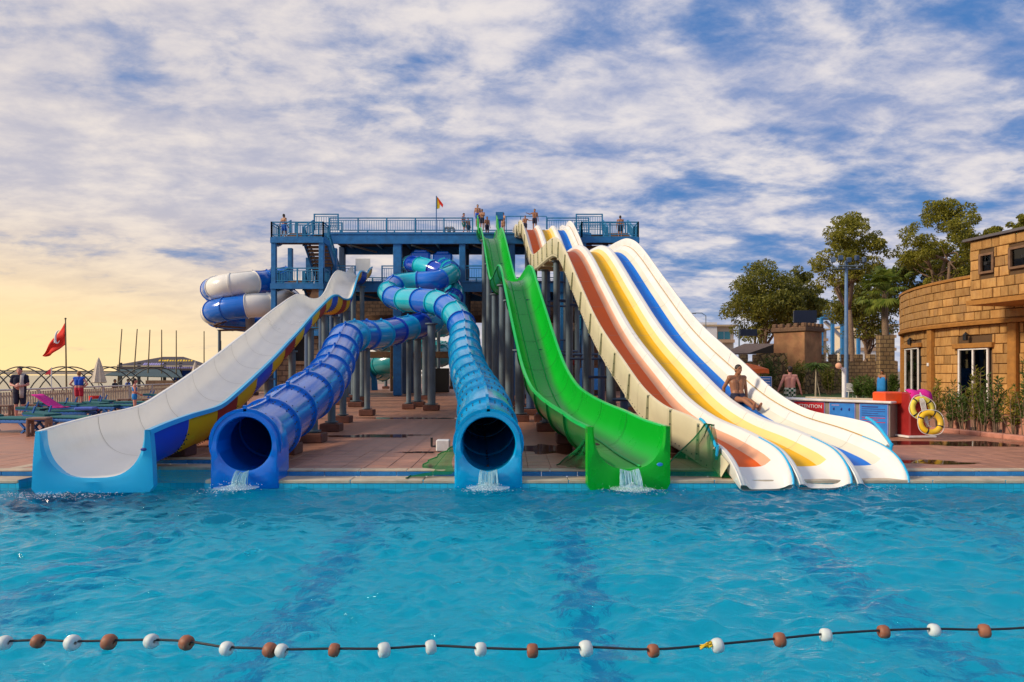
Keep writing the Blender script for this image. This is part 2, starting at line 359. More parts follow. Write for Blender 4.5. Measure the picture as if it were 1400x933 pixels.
M_towerstone = brickmat('tower_stone', (.115, .07, .05), (.17, .105, .07), (.05, .035, .03), .42, .30, .04, .025, .9, 'v')
M_wallstone = brickmat('ashlar_brown_stone', (.30, .19, .11), (.24, .15, .09), (.10, .07, .05), .5, .34, .04, .03, .9, 'v')
M_castle = brickmat('castle_stone', (.34, .22, .10), (.28, .17, .08), (.13, .08, .045), .4, .26, .04, .03, .9, 'v')
def rubble():
    m = bpy.data.materials.new('rubble_stone'); m.use_nodes = True; t = m.node_tree; b = t.nodes['Principled BSDF']
    g = t.nodes.new('ShaderNodeNewGeometry'); v = t.nodes.new('ShaderNodeTexVoronoi'); v.feature = 'DISTANCE_TO_EDGE'; v.inputs['Scale'].default_value = 2.4; t.links.new(g.outputs['Position'], v.inputs['Vector'])
    v2 = t.nodes.new('ShaderNodeTexVoronoi'); v2.inputs['Scale'].default_value = 2.4; t.links.new(g.outputs['Position'], v2.inputs['Vector'])
    r = t.nodes.new('ShaderNodeMapRange'); r.inputs[2].default_value = .12; t.links.new(v.outputs['Distance'], r.inputs[0])
    hs = t.nodes.new('ShaderNodeMix'); hs.data_type = 'RGBA'; hs.inputs[6].default_value = (.22, .13, .05, 1); hs.inputs[7].default_value = (.44, .28, .12, 1); sc_ = t.nodes.new('ShaderNodeSeparateColor'); t.links.new(v2.outputs['Color'], sc_.inputs[0]); t.links.new(sc_.outputs[0], hs.inputs[0])
    mx = t.nodes.new('ShaderNodeMix'); mx.data_type = 'RGBA'; mx.inputs[6].default_value = (.07, .045, .025, 1); t.links.new(hs.outputs[2], mx.inputs[7]); t.links.new(r.outputs[0], mx.inputs[0]); t.links.new(mx.outputs[2], b.inputs['Base Color']); b.inputs['Roughness'].default_value = .9
    bp = t.nodes.new('ShaderNodeBump'); bp.inputs['Distance'].default_value = .06; t.links.new(r.outputs[0], bp.inputs['Height']); t.links.new(bp.outputs[0], b.inputs['Normal']); return m
M_rubble = rubble()
M_stone = mat('sandstone_block', (.35, .17, .045), rough=.85, bump=.9, bscale=7, stretch=(2.5, 2.5, .8), col2=(.50, .28, .09), scale=3, obj_rand=.25, dirt=.55, dirtcol=(.33, .20, .11))
M_stonej = mat('sandstone_joint', (.10, .055, .025), rough=.95)
M_trim = mat('sandstone_trim', (.34, .15, .028), rough=.8, bump=.3, bscale=14, var=.18)
M_tile = mat('deck_tile', (.39, .175, .105), rough=.45, var=.18, scale=3.5, obj_rand=.10, dirt=.35, dirtcol=(.16, .085, .065), bump=.1)
M_cope = mat('beige_coping', (.50, .40, .28), rough=.6, var=.2, scale=4, dirt=.4, dirtcol=(.20, .15, .10))
M_band = mat('blue_gutter_tile', (.015, .20, .52), rough=.25, var=.15, obj_rand=.1)
M_grass = mat('lawn', (.05, .10, .02), rough=.9, var=.4, scale=2, bump=.5)
M_ground = mat('far_ground', (.22, .17, .12), rough=.95, var=.25, scale=.3)
M_sand = mat('beach_sand', (.48, .40, .30), rough=.95, var=.15, scale=.6, bump=.3)

def glassmat(name, tint, rough=.03, ior=1.45, mixg=None):
    m = bpy.data.materials.new(name); m.use_nodes = True; t = m.node_tree; t.nodes.clear()
    tr = t.nodes.new('ShaderNodeBsdfTransparent'); tr.inputs[0].default_value = (*tint, 1)
    gl = t.nodes.new('ShaderNodeBsdfGlossy'); gl.inputs['Roughness'].default_value = rough
    fr = t.nodes.new('ShaderNodeFresnel'); fr.inputs[0].default_value = ior
    mx = t.nodes.new('ShaderNodeMixShader'); t.links.new(fr.outputs[0], mx.inputs[0]); t.links.new(tr.outputs[0], mx.inputs[1]); t.links.new(gl.outputs[0], mx.inputs[2])
    o = t.nodes.new('ShaderNodeOutputMaterial'); t.links.new(mx.outputs[0], o.inputs[0]); return m
M_glass = glassmat('window_glass', (.30, .28, .27), .02, 1.6)
M_clear = glassmat('clear_panel', (.93, .95, .96), .03, 1.3)
M_puddle = glassmat('puddle_water', (.62, .55, .50), .04, 1.33)
def netmat():
    m = bpy.data.materials.new('green_net'); m.use_nodes = True; t = m.node_tree; t.nodes.clear()
    d = t.nodes.new('ShaderNodeBsdfDiffuse'); d.inputs[0].default_value = (.008, .16, .045, 1); tr = t.nodes.new('ShaderNodeBsdfTransparent')
    mx = t.nodes.new('ShaderNodeMixShader'); mx.inputs[0].default_value = .62; t.links.new(tr.outputs[0], mx.inputs[1]); t.links.new(d.outputs[0], mx.inputs[2])
    o = t.nodes.new('ShaderNodeOutputMaterial'); t.links.new(mx.outputs[0], o.inputs[0]); return m
M_net = netmat()
M_netrope = mat('green_rope', (.01, .12, .035), rough=.8)
def foammat():
    m = bpy.data.materials.new('falling_water'); m.use_nodes = True; t = m.node_tree; t.nodes.clear()
    d = t.nodes.new('ShaderNodeBsdfPrincipled'); d.inputs['Base Color'].default_value = (.55, .80, .86, 1); d.inputs['Roughness'].default_value = .15
    tr = t.nodes.new('ShaderNodeBsdfTransparent'); tr.inputs[0].default_value = (.75, .95, 1, 1); mx = t.nodes.new('ShaderNodeMixShader'); mx.inputs[0].default_value = .5
    t.links.new(tr.outputs[0], mx.inputs[1]); t.links.new(d.outputs[0], mx.inputs[2]); o = t.nodes.new('ShaderNodeOutputMaterial'); t.links.new(mx.outputs[0], o.inputs[0]); return m
M_fall = foammat()
M_foam = mat('white_foam', (.80, .86, .88), rough=.5)
def watermat():
    m = bpy.data.materials.new('pool_water'); m.use_nodes = True; t = m.node_tree; b = t.nodes['Principled BSDF']
    b.inputs['Base Color'].default_value = (.16, .90, .96, 1); b.inputs['Roughness'].default_value = .0; b.inputs['IOR'].default_value = 1.24; b.inputs['Transmission Weight'].default_value = 1
    g = t.nodes.new('ShaderNodeNewGeometry'); mp_ = t.nodes.new('ShaderNodeMapping'); mp_.inputs['Scale'].default_value = (1, 1.6, 1); t.links.new(g.outputs['Position'], mp_.inputs[0])
    n = t.nodes.new('ShaderNodeTexNoise'); n.inputs['Scale'].default_value = 6; n.inputs['Detail'].default_value = 6; n.inputs['Distortion'].default_value = .7; t.links.new(mp_.outputs[0], n.inputs['Vector'])
    bp = t.nodes.new('ShaderNodeBump'); bp.inputs['Strength'].default_value = .7; bp.inputs['Distance'].default_value = .06; t.links.new(n.outputs['Fac'], bp.inputs['Height']); t.links.new(bp.outputs[0], b.inputs['Normal']); return m
M_water = watermat()
M_pooltile = brickmat('pool_floor_tile', (.001, .49, .70), (.002, .53, .74), (.001, .45, .64), .25, .25, .002, .008, .5, 'xy', 0, .12)
M_poolwall = brickmat('pool_wall_tile', (.02, .42, .60), (.02, .46, .66), (.02, .34, .50), .12, .12, .002, .008, .4, 'v', 0, .1)
M_poolline = mat('pool_lane_tile', (.001, .27, .54), rough=.5, var=.15)
def seamat():
    m = bpy.data.materials.new('sea_water'); m.use_nodes = True; b = m.node_tree.nodes['Principled BSDF']; t = m.node_tree
    b.inputs['Base Color'].default_value = (.05, .10, .13, 1); b.inputs['Roughness'].default_value = .18; b.inputs['IOR'].default_value = 1.33
    g = t.nodes.new('ShaderNodeNewGeometry'); n = t.nodes.new('ShaderNodeTexNoise'); n.inputs['Scale'].default_value = .5; n.inputs['Detail'].default_value = 4; t.links.new(g.outputs['Position'], n.inputs['Vector'])
    bp = t.nodes.new('ShaderNodeBump'); bp.inputs['Strength'].default_value = .3; bp.inputs['Distance'].default_value = .3; t.links.new(n.outputs['Fac'], bp.inputs['Height']); t.links.new(bp.outputs[0], b.inputs['Normal']); return m
M_sea = seamat()

# ------------------------------------------------------------------ setting: ground, pool, deck
PX0, PX1, PY0, PY1, WZ = -15.0, 15.0, 0.9, 11.0, -0.16
NX0, NX1, NY = -7.95, -4.95, 12.5          # notch in the deck for the white slide
def sheet_rects(rects, z):
    b = MB()
    for x0, y0, x1, y1 in rects: b.add([(x0, y0, z), (x1, y0, z), (x1, y1, z), (x0, y1, z)], [(0, 1, 2, 3)])
    return b
tag(sheet_rects([(-30, -60, PX0 - 2, 13), (PX1 + 2, -60, 4000, 13), (PX0 - 2, -60, PX1 + 2, -3), (-30, 13, 4000, 5000), (-4000, 400, -30, 5000)], -.08).build('ground', M_ground), kind='structure')
tag(MB().add([(-24, -60, -.05), (-24, 300, -.05), (-60, 340, -.75), (-60, -60, -.75)], [(3, 2, 1, 0)]).build('beach', M_sand), kind='structure')
tag(sheet_rects([(-6000, -200, -50, 380)], -.6).build('sea', M_sea), kind='structure')
dk = MB()
for r_ in ((-20.5, -3, PX0, 90), (PX1, -3, 40, 90), (PX0, -3, PX1, PY0), (PX0, 11.55, NX0, 90), (NX1, 11.55, PX1, 90), (NX0, NY + .5, NX1, 90)):
    x0, y0, x1, y1 = r_; dk.add([(x0, y0, -.012), (x1, y0, -.012), (x1, y1, -.012), (x0, y1, -.012)], [(0, 1, 2, 3)])
deck = tag(dk.build('deck', M_deckfar), kind='structure')
# paving tiles of the near deck
tb = MB(); tb.box((0, 0, -.009), (.392, .392, .018), ch=.006); tile_me = tb.mesh('deck_tile', M_tile)
cnt = 0; rest = MB(); rows = 0
tiles = []
for j in range(32):
    for i in range(-46, 47):
        x, y = i * .4 + .07, 11.78 + j * .4
        if NX0 - .2 < x < NX1 + .2 and y < NY + .7: continue
        px = 700 + x * F / y
        if -40 < px < 1440: tiles.append((y, abs(x), x))
tiles.sort()
for y, _, x in tiles:
    if cnt < 300:
        o = bpy.data.objects.new('deck_tile', tile_me); link(o, deck); o.location = (x, y, random.uniform(-.0015, .0015)); o.rotation_euler = (random.uniform(-.004, .004), random.uniform(-.004, .004), 0); cnt += 1
    else: rest.add([(x - .196, y - .196, 0), (x + .196, y - .196, 0), (x + .196, y + .196, 0), (x - .196, y + .196, 0)], [(0, 1, 2, 3)])
tag(rest.build('far_tiles', M_tile, deck), kind='stuff')
# pool basin
pb = MB(); zb = -1.5
pb.add([(PX0, PY0, zb), (PX1, PY0, zb), (PX1, NY + .2, zb), (PX0, NY + .2, zb)], [(0, 1, 2, 3)])
basin = tag(pb.build('pool_basin', M_pooltile), kind='structure')
pw = MB()
edge = [(PX0, PY0), (PX1, PY0), (PX1, PY1), (NX1, PY1), (NX1, NY), (NX0, NY), (NX0, PY1), (PX0, PY1), (PX0, PY0)]
for a, b_ in zip(edge[:-1], edge[1:]): pw.add([(*a, zb), (*b_, zb), (*b_, -.10), (*a, -.10)], [(0, 1, 2, 3)])
pw.build('basin_wall', M_poolwall, basin)
for x in (-11.2, -8.2, -5.2, -2.2, .8, 3.8, 6.8, 9.8):
    MB().add([(x - .16, PY0 + .3, zb + .004), (x + .16, PY0 + .3, zb + .004), (x + .16, PY1 - .3, zb + .004), (x - .16, PY1 - .3, zb + .004)], [(0, 1, 2, 3)]).build('lane_line', M_poolline, basin)
# pool edge: ledge, blue riser tiles, deck lip
edge_o = tag(MB().box((0, -1.02, -.06), (30, .03, .1)).build('pool_edge', M_cope), kind='structure')
def edge_run(p, q):
    p = Vector((*p, 0)); q = Vector((*q, 0)); d = (q - p).normalized(); n = Vector((-d.y, d.x, 0)); L = (q - p).length; rz = math.atan2(d.y, d.x)
    k = max(1, round(L / 1.2))
    for i in range(k):
        a = p + d * (L * i / k); b_ = p + d * (L * (i + 1) / k); c = (a + b_) / 2
        MB().box(c + n * .20 + Vector((0, 0, -.13)), (L / k - .006, .42, .06), rz, ch=.012).build('ledge_stone', M_cope, edge_o)
    k = max(1, round(L / .6))
    for i in range(k):
        c = p + d * (L * (i + .5) / k)
        MB().box(c + n * .44 + Vector((0, 0, -.065)), (L / k - .006, .06, .074), rz, ch=.005).build('gutter_tile', M_band, edge_o)
    k = max(1, round(L / .8))
    for i in range(k):
        c = p + d * (L * (i + .5) / k)
        MB().box(c + n * .52 + Vector((0, 0, -.012)), (L / k - .008, .22, .03), rz, ch=.01).build('lip_stone', M_cope, edge_o)
edge_run((PX0, PY1), (NX0, PY1)); edge_run((NX1, PY1), (PX1, PY1)); edge_run((NX0 + .0, NY), (NX1, NY)); edge_run((NX0, PY1 + .64), (NX0, NY)); edge_run((NX1, NY), (NX1, PY1 + .64))
# water surface: real waves
nx, ny = 900, 520
xs = np.linspace(PX0 + .01, PX1 - .01, nx); ys = PY0 + .01 + (PY1 - PY0 + .08) * np.linspace(0, 1, ny)
X, Y = np.meshgrid(xs, ys); Z = np.zeros_like(X); rng = np.random.RandomState(3)
wx = X + .25 * np.sin(Y * 1.3 + .6) + .15 * np.sin(X * .9 + Y * 2.1); wy = Y + .22 * np.sin(X * 1.1 + 1.2)
for k in range(96):
    lam = .12 * (1.2 / .12) ** rng.rand(); th = rng.normal(math.pi / 2, .75); kk = 2 * math.pi / lam
    ph = kk * (wx * math.cos(th) + wy * math.sin(th)) + rng.rand() * 6.28
    Z += (.0105 * lam ** .72) * (1 - np.abs(np.sin(ph / 2)) * 2) * (.6 + .4 * np.sin(.5 * X + k) * np.sin(.7 * Y + 2 * k))
splash = [(-.42, 10.5), (1.9, 10.5), (-4.3, 10.5), (-6.6, 10.0), (4.0, 10.6), (5.0, 10.6), (5.95, 10.6)]
for sx, sy in splash:
    d2 = np.hypot(X - sx, (Y - sy) * 1.2); Z += .035 * np.exp(-d2 * 1.3) * np.cos(d2 * 11)
Z += WZ
idx = np.arange(nx * ny).reshape(ny, nx)
q = np.stack([idx[:-1, :-1], idx[:-1, 1:], idx[1:, 1:], idx[1:, :-1]], -1).reshape(-1, 4)
tag(arr_mesh('pool_water', np.stack([X, Y, Z], -1).reshape(-1, 3), q, M_water, smooth=True), kind='structure')
tag(MB().add([(NX0, PY1 + .09, WZ), (NX1, PY1 + .09, WZ), (NX1, NY, WZ), (NX0, NY, WZ)], [(0, 1, 2, 3)]).build('notch_water', M_water), kind='structure')
# puddles on the paving
def puddle(cx, cy, rx, ry, seed):
    rg = random.Random(seed); ph = [rg.random() * 6.3 for _ in range(4)]; pts = []
    for k in range(48):
        a = 2 * math.pi * k / 48; r_ = 1 + .25 * math.sin(2 * a + ph[0]) + .18 * math.sin(3 * a + ph[1]) + .12 * math.sin(7 * a + ph[2]) + .08 * math.sin(11 * a + ph[3])
        pts.append((cx + rx * r_ * math.cos(a), cy + ry * r_ * math.sin(a), .0045))
    tag(MB().add(pts, [tuple(range(48))]).build('puddle', M_puddle), kind='structure')
for i, a in enumerate([(-3.6, 17.4, 1.5, .35), (1.1, 14.6, .8, 1.2), (2.2, 16.0, .7, .5), (3.0, 13.2, 1.0, .5), (11.6, 15.6, 3.2, .65), (7.5, 12.4, .9, .25), (-1.9, 13.9, .5, .12), (-7.2, 15, .9, .3), (-2.6, 24, 2.2, .4)]): puddle(*a, i)

# ------------------------------------------------------------------ path tools
def spline(pts, step=.25):
    pts = [Vector(p) for p in pts]; pts = [pts[0] * 2 - pts[1]] + pts + [pts[-1] * 2 - pts[-2]]; out = []
    for i in range(1, len(pts) - 2):
        p0, p1, p2, p3 = pts[i - 1:i + 3]
        d1 = max((p1 - p0).length, 1e-4) ** .5; d2 = max((p2 - p1).length, 1e-4) ** .5; d3 = max((p3 - p2).length, 1e-4) ** .5
        m1 = d2 * ((p1 - p0) / d1 - (p2 - p0) / (d1 + d2) + (p2 - p1) / d2); m2 = d2 * ((p2 - p1) / d2 - (p3 - p1) / (d2 + d3) + (p3 - p2) / d3)
        n = max(2, int((p2 - p1).length / step))
        for k in range(n):
            t = k / n; out.append((2 * t**3 - 3 * t**2 + 1) * p1 + (t**3 - 2 * t**2 + t) * m1 + (-2 * t**3 + 3 * t**2) * p2 + (t**3 - t**2) * m2)
    out.append(pts[-2]); return out
def frames(path, fixed_l=None):
    out = []
    for i, p in enumerate(path):
        t = (path[min(i + 1, len(path) - 1)] - path[max(i - 1, 0)]).normalized()
        l = fixed_l or t.cross(Vector((0, 0, 1))).normalized(); n = l.cross(t).normalized(); out.append((p, t, l, n))
    return out
def sweep(b, fr, prof, i0=0, i1=None, mi=0):
    i1 = len(fr) if i1 is None else i1
    return b.grid([[p + l * u + n * w_ for u, w_ in prof] for p, t, l, n in fr[i0:i1]], mi)
def post(parent, x, y, ztop, r=.13, m=None, foot=True):
    m = m or M_post
    b = MB(); b.tube([(x, y, 0.2 if foot else -.01), (x, y, ztop)], r, 12); b.tube([(x, y, .25), (x, y, .28)], r * 1.7, 12); b.tube([(x, y, ztop - .05), (x, y, ztop)], r * 1.6, 12)
    o = b.build('support_post', m, parent, 40)
    if foot: MB().box((x, y, .11), (.58 * (r / .13) ** .5, .58 * (r / .13) ** .5, .22), ch=.02).build('footing', M_foot, o)
    return o
def interp(tab, y):
    for (a, za), (b_, zb_) in zip(tab[:-1], tab[1:]):
        if a <= y <= b_: return za + (zb_ - za) * (y - a) / (b_ - a)
    return tab[-1][1] if y > tab[-1][0] else tab[0][1]

# ------------------------------------------------------------------ three-lane racing slide
FZ = [(10.92, -.22), (11.04, -.14), (11.25, -.03), (11.6, .09), (12.1, .18), (12.84, .28), (14.4, .44), (15.95, .77), (17.8, 1.42), (20.8, 2.62), (24.1, 4.40), (26.6, 5.82), (27.8, 6.38), (29, 6.72), (30.5, 6.88), (32.5, 6.98), (35, 7.10), (36.6, 7.32), (38.2, 7.95), (40, 9.1), (41.8, 10.15), (43.0, 10.55), (44.2, 10.5), (45.6, 10.85), (47.5, 10.95)]
ml = thing('racing_slide', (5, 11, 0), 'wide white three-lane racing slide with orange, yellow and blue lanes', 'water slide')
mpath = spline([(6.0 - .092 * d, d, z) for d, z in FZ], .11); mfr = frames(mpath)
def ek(i): D = mpath[i].y; return 1.0 if D > 11.6 else math.sqrt(max(0.0, 1 - ((11.6 - D) / .70) ** 2))
def lsweep(b, prof, c, i0=0, i1=None):
    rows = []
    for i in list(range(len(mfr)))[i0:i1]:
        p, t, l, n = mfr[i]; k = ek(i); rows.append([p + l * (c + (u - c) * (.86 + .14 * k)) + n * (w_ * (.12 + .88 * k)) for u, w_ in prof])
    return b.grid(rows)
def mi_at(D): return min(range(len(mpath)), key=lambda i: abs(mpath[i].y - D))
LP = .97
lanes = [('orange', M_orange, M_peach), ('yellow', M_yellow, M_paley), ('blue', M_blue, M_palec)]
i_lip = mi_at(11.75)
for k, (nm, ma, mbb) in enumerate(lanes):
    c = (k - 1) * LP
    left = [(c - .487, .27), (c - .44, .285), (c - .39, .265), (c - .345, .17), (c - .30, .06), (c - .245, .008)]
    right = [(c + .335, .125), (c + .39, .23), (c + .425, .27), (c + .46, .285), (c + .487, .27)]
    b = MB(); lsweep(b, left, c); lsweep(b, right, c)
    ln = b.build('lane', M_white, ml, 60); ln['label'] = nm + ' lane with white shoulders'
    s0 = mi_at(11.45)
    b = MB(); lsweep(b, [(c - .245, .008), (c - .1, 0), (c + .08, 0), (c + .19, .012)], c, s0); b.build('floor_strip', ma, ln, 60)
    b = MB(); lsweep(b, [(c + .19, .012), (c + .25, .04), (c + .30, .085), (c + .335, .125)], c, s0); b.build('side_strip', mbb, ln, 60)
    b = MB(); lsweep(b, [(c - .245, .008), (c - .1, 0), (c + .08, 0), (c + .19, .012), (c + .25, .04), (c + .30, .085), (c + .335, .125)], c, 0, s0 + 1); b.build('exit_floor', M_white, ln, 60)
    for u0, rr in ((.478, .022), (-.478, .015)):
        pts = []
        for i in range(0, mi_at(12.3)):
            p, t, l, n = mfr[i]; k = ek(i); pts.append(p + l * (c + u0 * (.86 + .14 * k)) + n * (.275 * (.12 + .88 * k)))
        MB().tube(pts, rr, 8).build('lip_rim', M_cyanrim if u0 > 0 else M_white, ln, 50)
    b = MB(); lsweep(b, [(c + .487, .27), (c + .47, .0), (c + .40, -.1), (c - .40, -.1), (c - .47, .0), (c - .487, .27)], c, 0, mi_at(11.9)); b.build('exit_shell', M_white, ln, 60)
for a in range(mi_at(12.4), len(mfr) - 3, 20):
    p, t, l, n = mfr[a]
    for k in range(3):
        c = (k - 1) * LP; MB().grid([[p + t * dt + l * (c + u) + n * (w_ + .004) for u, w_ in ((-.39, .265), (-.345, .17), (-.30, .06), (-.245, .008), (-.1, 0), (.08, 0), (.19, .012), (.25, .04), (.30, .085), (.335, .125), (.39, .23), (.425, .27))] for dt in (-.005, .005)]).build('joint_line', mat('white_joint', (.42, .38, .31), rough=.7), ml)
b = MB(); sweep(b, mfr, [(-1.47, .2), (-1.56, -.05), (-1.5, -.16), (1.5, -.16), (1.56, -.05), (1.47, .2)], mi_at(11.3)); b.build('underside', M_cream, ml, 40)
for D in np.arange(13.0, 46, 2.2):
    p, t, l, n = mfr[mi_at(D)]; MB().beam(p - l * 1.5 - n * .24, p + l * 1.5 - n * .24, .12, .16).build('cross_rib', M_cream, ml)
iw0 = mi_at(11.6)
def wall(sgn):
    segs = list(range(iw0, len(mfr) - 1, 20))
    for a in segs:
        e = min(a + 20, len(mfr) - 1); b = MB(); rows = []
        for i in range(a, e + 1):
            p, t, l, n = mfr[i]
            if i == a: p = p + t * .012
            if i == e: p = p - t * .0
            d = mpath[i].y - mpath[iw0].y; k = min(1, .1 + .9 * math.sin(min(1, d / .7) * math.pi / 2))
            h = .27 + .33 * k - (.17 if sgn > 0 else .06) * math.exp(-((mpath[i].y - 14.4) / 2.2) ** 2)
            pr = [(1.462, .25), (1.475, .33), (1.50, .27 + (h - .27) * .7), (1.515, h - .03), (1.545, h), (1.58, h - .01), (1.60, h - .05), (1.585, .2), (1.57, -.18), (1.5, -.24), (1.46, -.22)]
            rows.append([p + l * u * sgn + n * w_ for u, w_ in pr])
        b.grid(rows, flip=(sgn < 0))
        b.add([rows[0][j] for j in range(11)], [tuple(range(11))]); 
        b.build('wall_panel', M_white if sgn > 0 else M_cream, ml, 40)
wall(1); wall(-1)
p, t, l, n = mfr[iw0]
for sgn in (1, -1):
    b = MB(); pts = []
    for i in range(iw0, iw0 + 7):
        p, t, l, n = mfr[i]; d = mpath[i].y - mpath[iw0].y; k = min(1, .1 + .9 * math.sin(min(1, d / .7) * math.pi / 2)); pts.append(p + l * 1.55 * sgn + n * (.275 + .33 * k) - t * .02)
    p, t, l, n = mfr[iw0]; pts = [p + l * 1.53 * sgn + n * .1 - t * .03, p + l * 1.53 * sgn + n * .35 - t * .03] + pts
    b.tube(pts, .026, 8); b.build('wall_edge', M_cyanrim, ml, 50)
b = MB(); b.tube([p + l * 1.468 + n * .285 for p, t, l, n in mfr[iw0:]], .011, 6); b.build('gold_seam', M_gold, ml, 50)
bb = MB(); M_brk = mat('bracket_paint', (.42, .42, .26), rough=.5)
for D in np.arange(12.2, 45, 1.55):
    p, t, l, n = mfr[mi_at(D)]; c = p - l * 1.592 + n * .2
    MB().beam(c - n * .32, c + n * .34, .10, .03).build('wall_bracket', M_brk, ml)
    for h in (-.2, .05, .3): bb.sphere(c - l * .03 + n * h, .022, 6, 4)
for i in range(iw0, len(mfr), 2):
    p, t, l, n = mfr[i]; bb.sphere(p - l * 1.575 - n * .1, .014, 5, 3)
tag(bb.build('rivets', M_bolt, ml), kind='stuff')
for D in (14.2, 17.0, 20.2, 23.6, 27.2, 30.6, 34.5, 38.2, 42.0):
    p, t, l, n = mfr[mi_at(D)]
    for u, mm in ((-1.2, M_post), (.1, M_post2), (1.2, M_post)):
        q_ = p + l * u - n * .3; post(ml, q_.x, q_.y, q_.z, .10 if D < 18 else .14, mm)
    if D > 20:
        for h in (.35, .7): MB().tube([(p + l * -1.2).to_2d().to_3d() + Vector((0, 0, p.z * h)), (p + l * 1.2).to_2d().to_3d() + Vector((0, 0, p.z * h))], .05, 8).build('cross_brace', M_post2, ml, 40)

# ------------------------------------------------------------------ open trough slides (green, white)
def uprof(hw, dep, n=18, pw_=.75):
    out = []
    for k in range(n + 1):
        a = -math.pi / 2 + math.pi * k / n; s_ = math.sin(a); c_ = math.cos(a)
        out.append((hw * math.copysign(abs(s_) ** pw_, s_), dep * (1 - c_ ** .9)))
    return out
def exit_plate(parent, fr0, hw, dep, m, marg=.07, thick=.14, zbot=-.24, slant=0.0, pw_=.75, taper=0.0):
    p, t, l, n = fr0; yv = Vector((t.x, t.y, 0)).normalized(); p = p - yv * .05
    prof = uprof(hw, dep, 24, pw_); inner = [p + l * u + Vector((0, 0, w_)) for u, w_ in prof]; outer = []
    for k, (u, w_) in enumerate(prof):
        a = abs(k - 12) / 12
        if a > .45: zz_ = zbot + (p.z + dep - zbot) * ((a - .45) / .55); x = math.copysign(hw + marg * (1 - taper * max(0, (a - .6) / .4) ** 2) + slant * (p.z + dep - zz_), u)
        else: zz_ = zbot; x = (k - 12) / 12 / .45 * (hw + marg + slant * (p.z + dep - zbot))
        q_ = p + l * x; q_.z = zz_; outer.append(q_)
    b = MB(); mid = [i_.lerp(o_, .25) - yv * .035 for i_, o_ in zip(inner, outer)]; out2 = [o_ - yv * .02 for o_ in outer]
    back = yv * thick
    b.grid([[v + back for v in inner], inner, mid, out2, outer, [v + back for v in outer]])
    for e in (0, -1): b.add([inner[e], mid[e], out2[e], outer[e], outer[e] + back, inner[e] + back], [(0, 1, 2, 3, 4, 5)])
    return b.build('exit_plate', m, parent, 35)

gr = thing('green_slide', (1.85, 11, 0), 'single bright green trough slide dropping to the pool', 'water slide')
RIM = [(10.95, .77), (12.2, .80), (13.4, .86), (14.8, .93), (16.4, 1.05), (18.2, 1.28), (20.0, 1.80), (21.2, 2.35), (22.4, 3.0), (24.6, 4.25), (26.2, 5.2), (27.2, 5.78), (28.2, 6.02), (29.4, 6.02), (31.4, 5.96), (33.0, 6.12), (34.4, 6.7), (36.4, 7.85), (38.6, 9.15), (40.2, 9.98), (41.4, 10.35), (42.6, 10.35), (43.8, 10.75), (46, 11.0)]
gd = .66
gpath = spline([(3.0 - .104 * d, d, z - (gd if d > 13 else gd + .02)) for d, z in RIM], .22); gfr = frames(gpath)
pr = uprof(.585, gd); 
b = MB(); sweep(b, gfr, pr); b.build('trough', M_green, gr, 50)
b = MB(); sweep(b, gfr, [(-.585, gd), (-.60, gd + .025), (-.66, gd + .025), (-.67, gd - .03)]); sweep(b, gfr, [(.67, gd - .03), (.66, gd + .025), (.60, gd + .025), (.585, gd)]); b.build('rim', M_greenrim, gr, 50)
M_green_d = mat('dark_green_gelcoat', (.004, .16, .03), **gel)
for a in range(0, len(gfr) - 1, 9):
    e = min(a + 9, len(gfr) - 1); b = MB(); sweep(b, gfr, [(u * 1.08, (w_ - gd) * 1.08 + gd - .01) for u, w_ in pr], a, e + 1); 
    p, t, l, n = gfr[a]; rib = [[p + t * dt + l * u * s_ + n * ((w_ - gd) * s_ + gd - .01) for u, w_ in pr] for dt, s_ in ((-.03, 1.08), (-.03, 1.16), (.03, 1.16), (.03, 1.08))]
    b.grid(rib); b.build('outer_shell', M_green_d, gr, 50)
b = MB(); 
for u0 in (-.2, .2): sweep(b, gfr, [(u0 - .02, pr[9][1] + .03 * (abs(u0) > .1) - .0), (u0, .052), (u0 + .02, pr[9][1] + .03)])
b.build('runner_ridges', M_greenrim, gr, 50)
M_gj = mat('green_joint', (.001, .13, .02), rough=.6)
for a in range(9, len(gfr) - 3, 9):
    p, t, l, n = gfr[a]; MB().grid([[p + t * dt + l * u * .995 + n * (w_ + .004) for u, w_ in pr] for dt in (-.008, .008)]).build('joint_line', M_gj, gr)
pl = exit_plate(gr, gfr[0], .575, gd + .02, M_green, .10)
MB().sphere(gpath[0] + Vector((.49, -.1, .08)), (.05, .012, .03), 12, 6).build('logo_badge', M_signb, pl)
for s_ in (-1, 1):
    p, t, l, n = gfr[-14]; b = MB(); q0 = p + l * .62 * s_ + n * gd
    b.plate([q0 - t * .9, q0 + t * 1.6, q0 + t * 1.4 + Vector((0, 0, .8)), q0 + t * .5 + Vector((0, 0, .7))], .06); b.build('start_fin', M_green, gr)
for D in (13.6, 15.8, 18.9, 22.5, 26.0, 29.0, 33.0, 37.0, 41.0):
    i = min(range(len(gpath)), key=lambda k: abs(gpath[k].y - D)); p, t, l, n = gfr[i]
    if D < 20: post(gr, p.x - .1, p.y, p.z - .14, .10)
    else:
        for s_ in (-.5, .5): post(gr, p.x + s_ * .8, p.y, p.z - .06, .15, M_post2 if s_ > 0 else M_post)

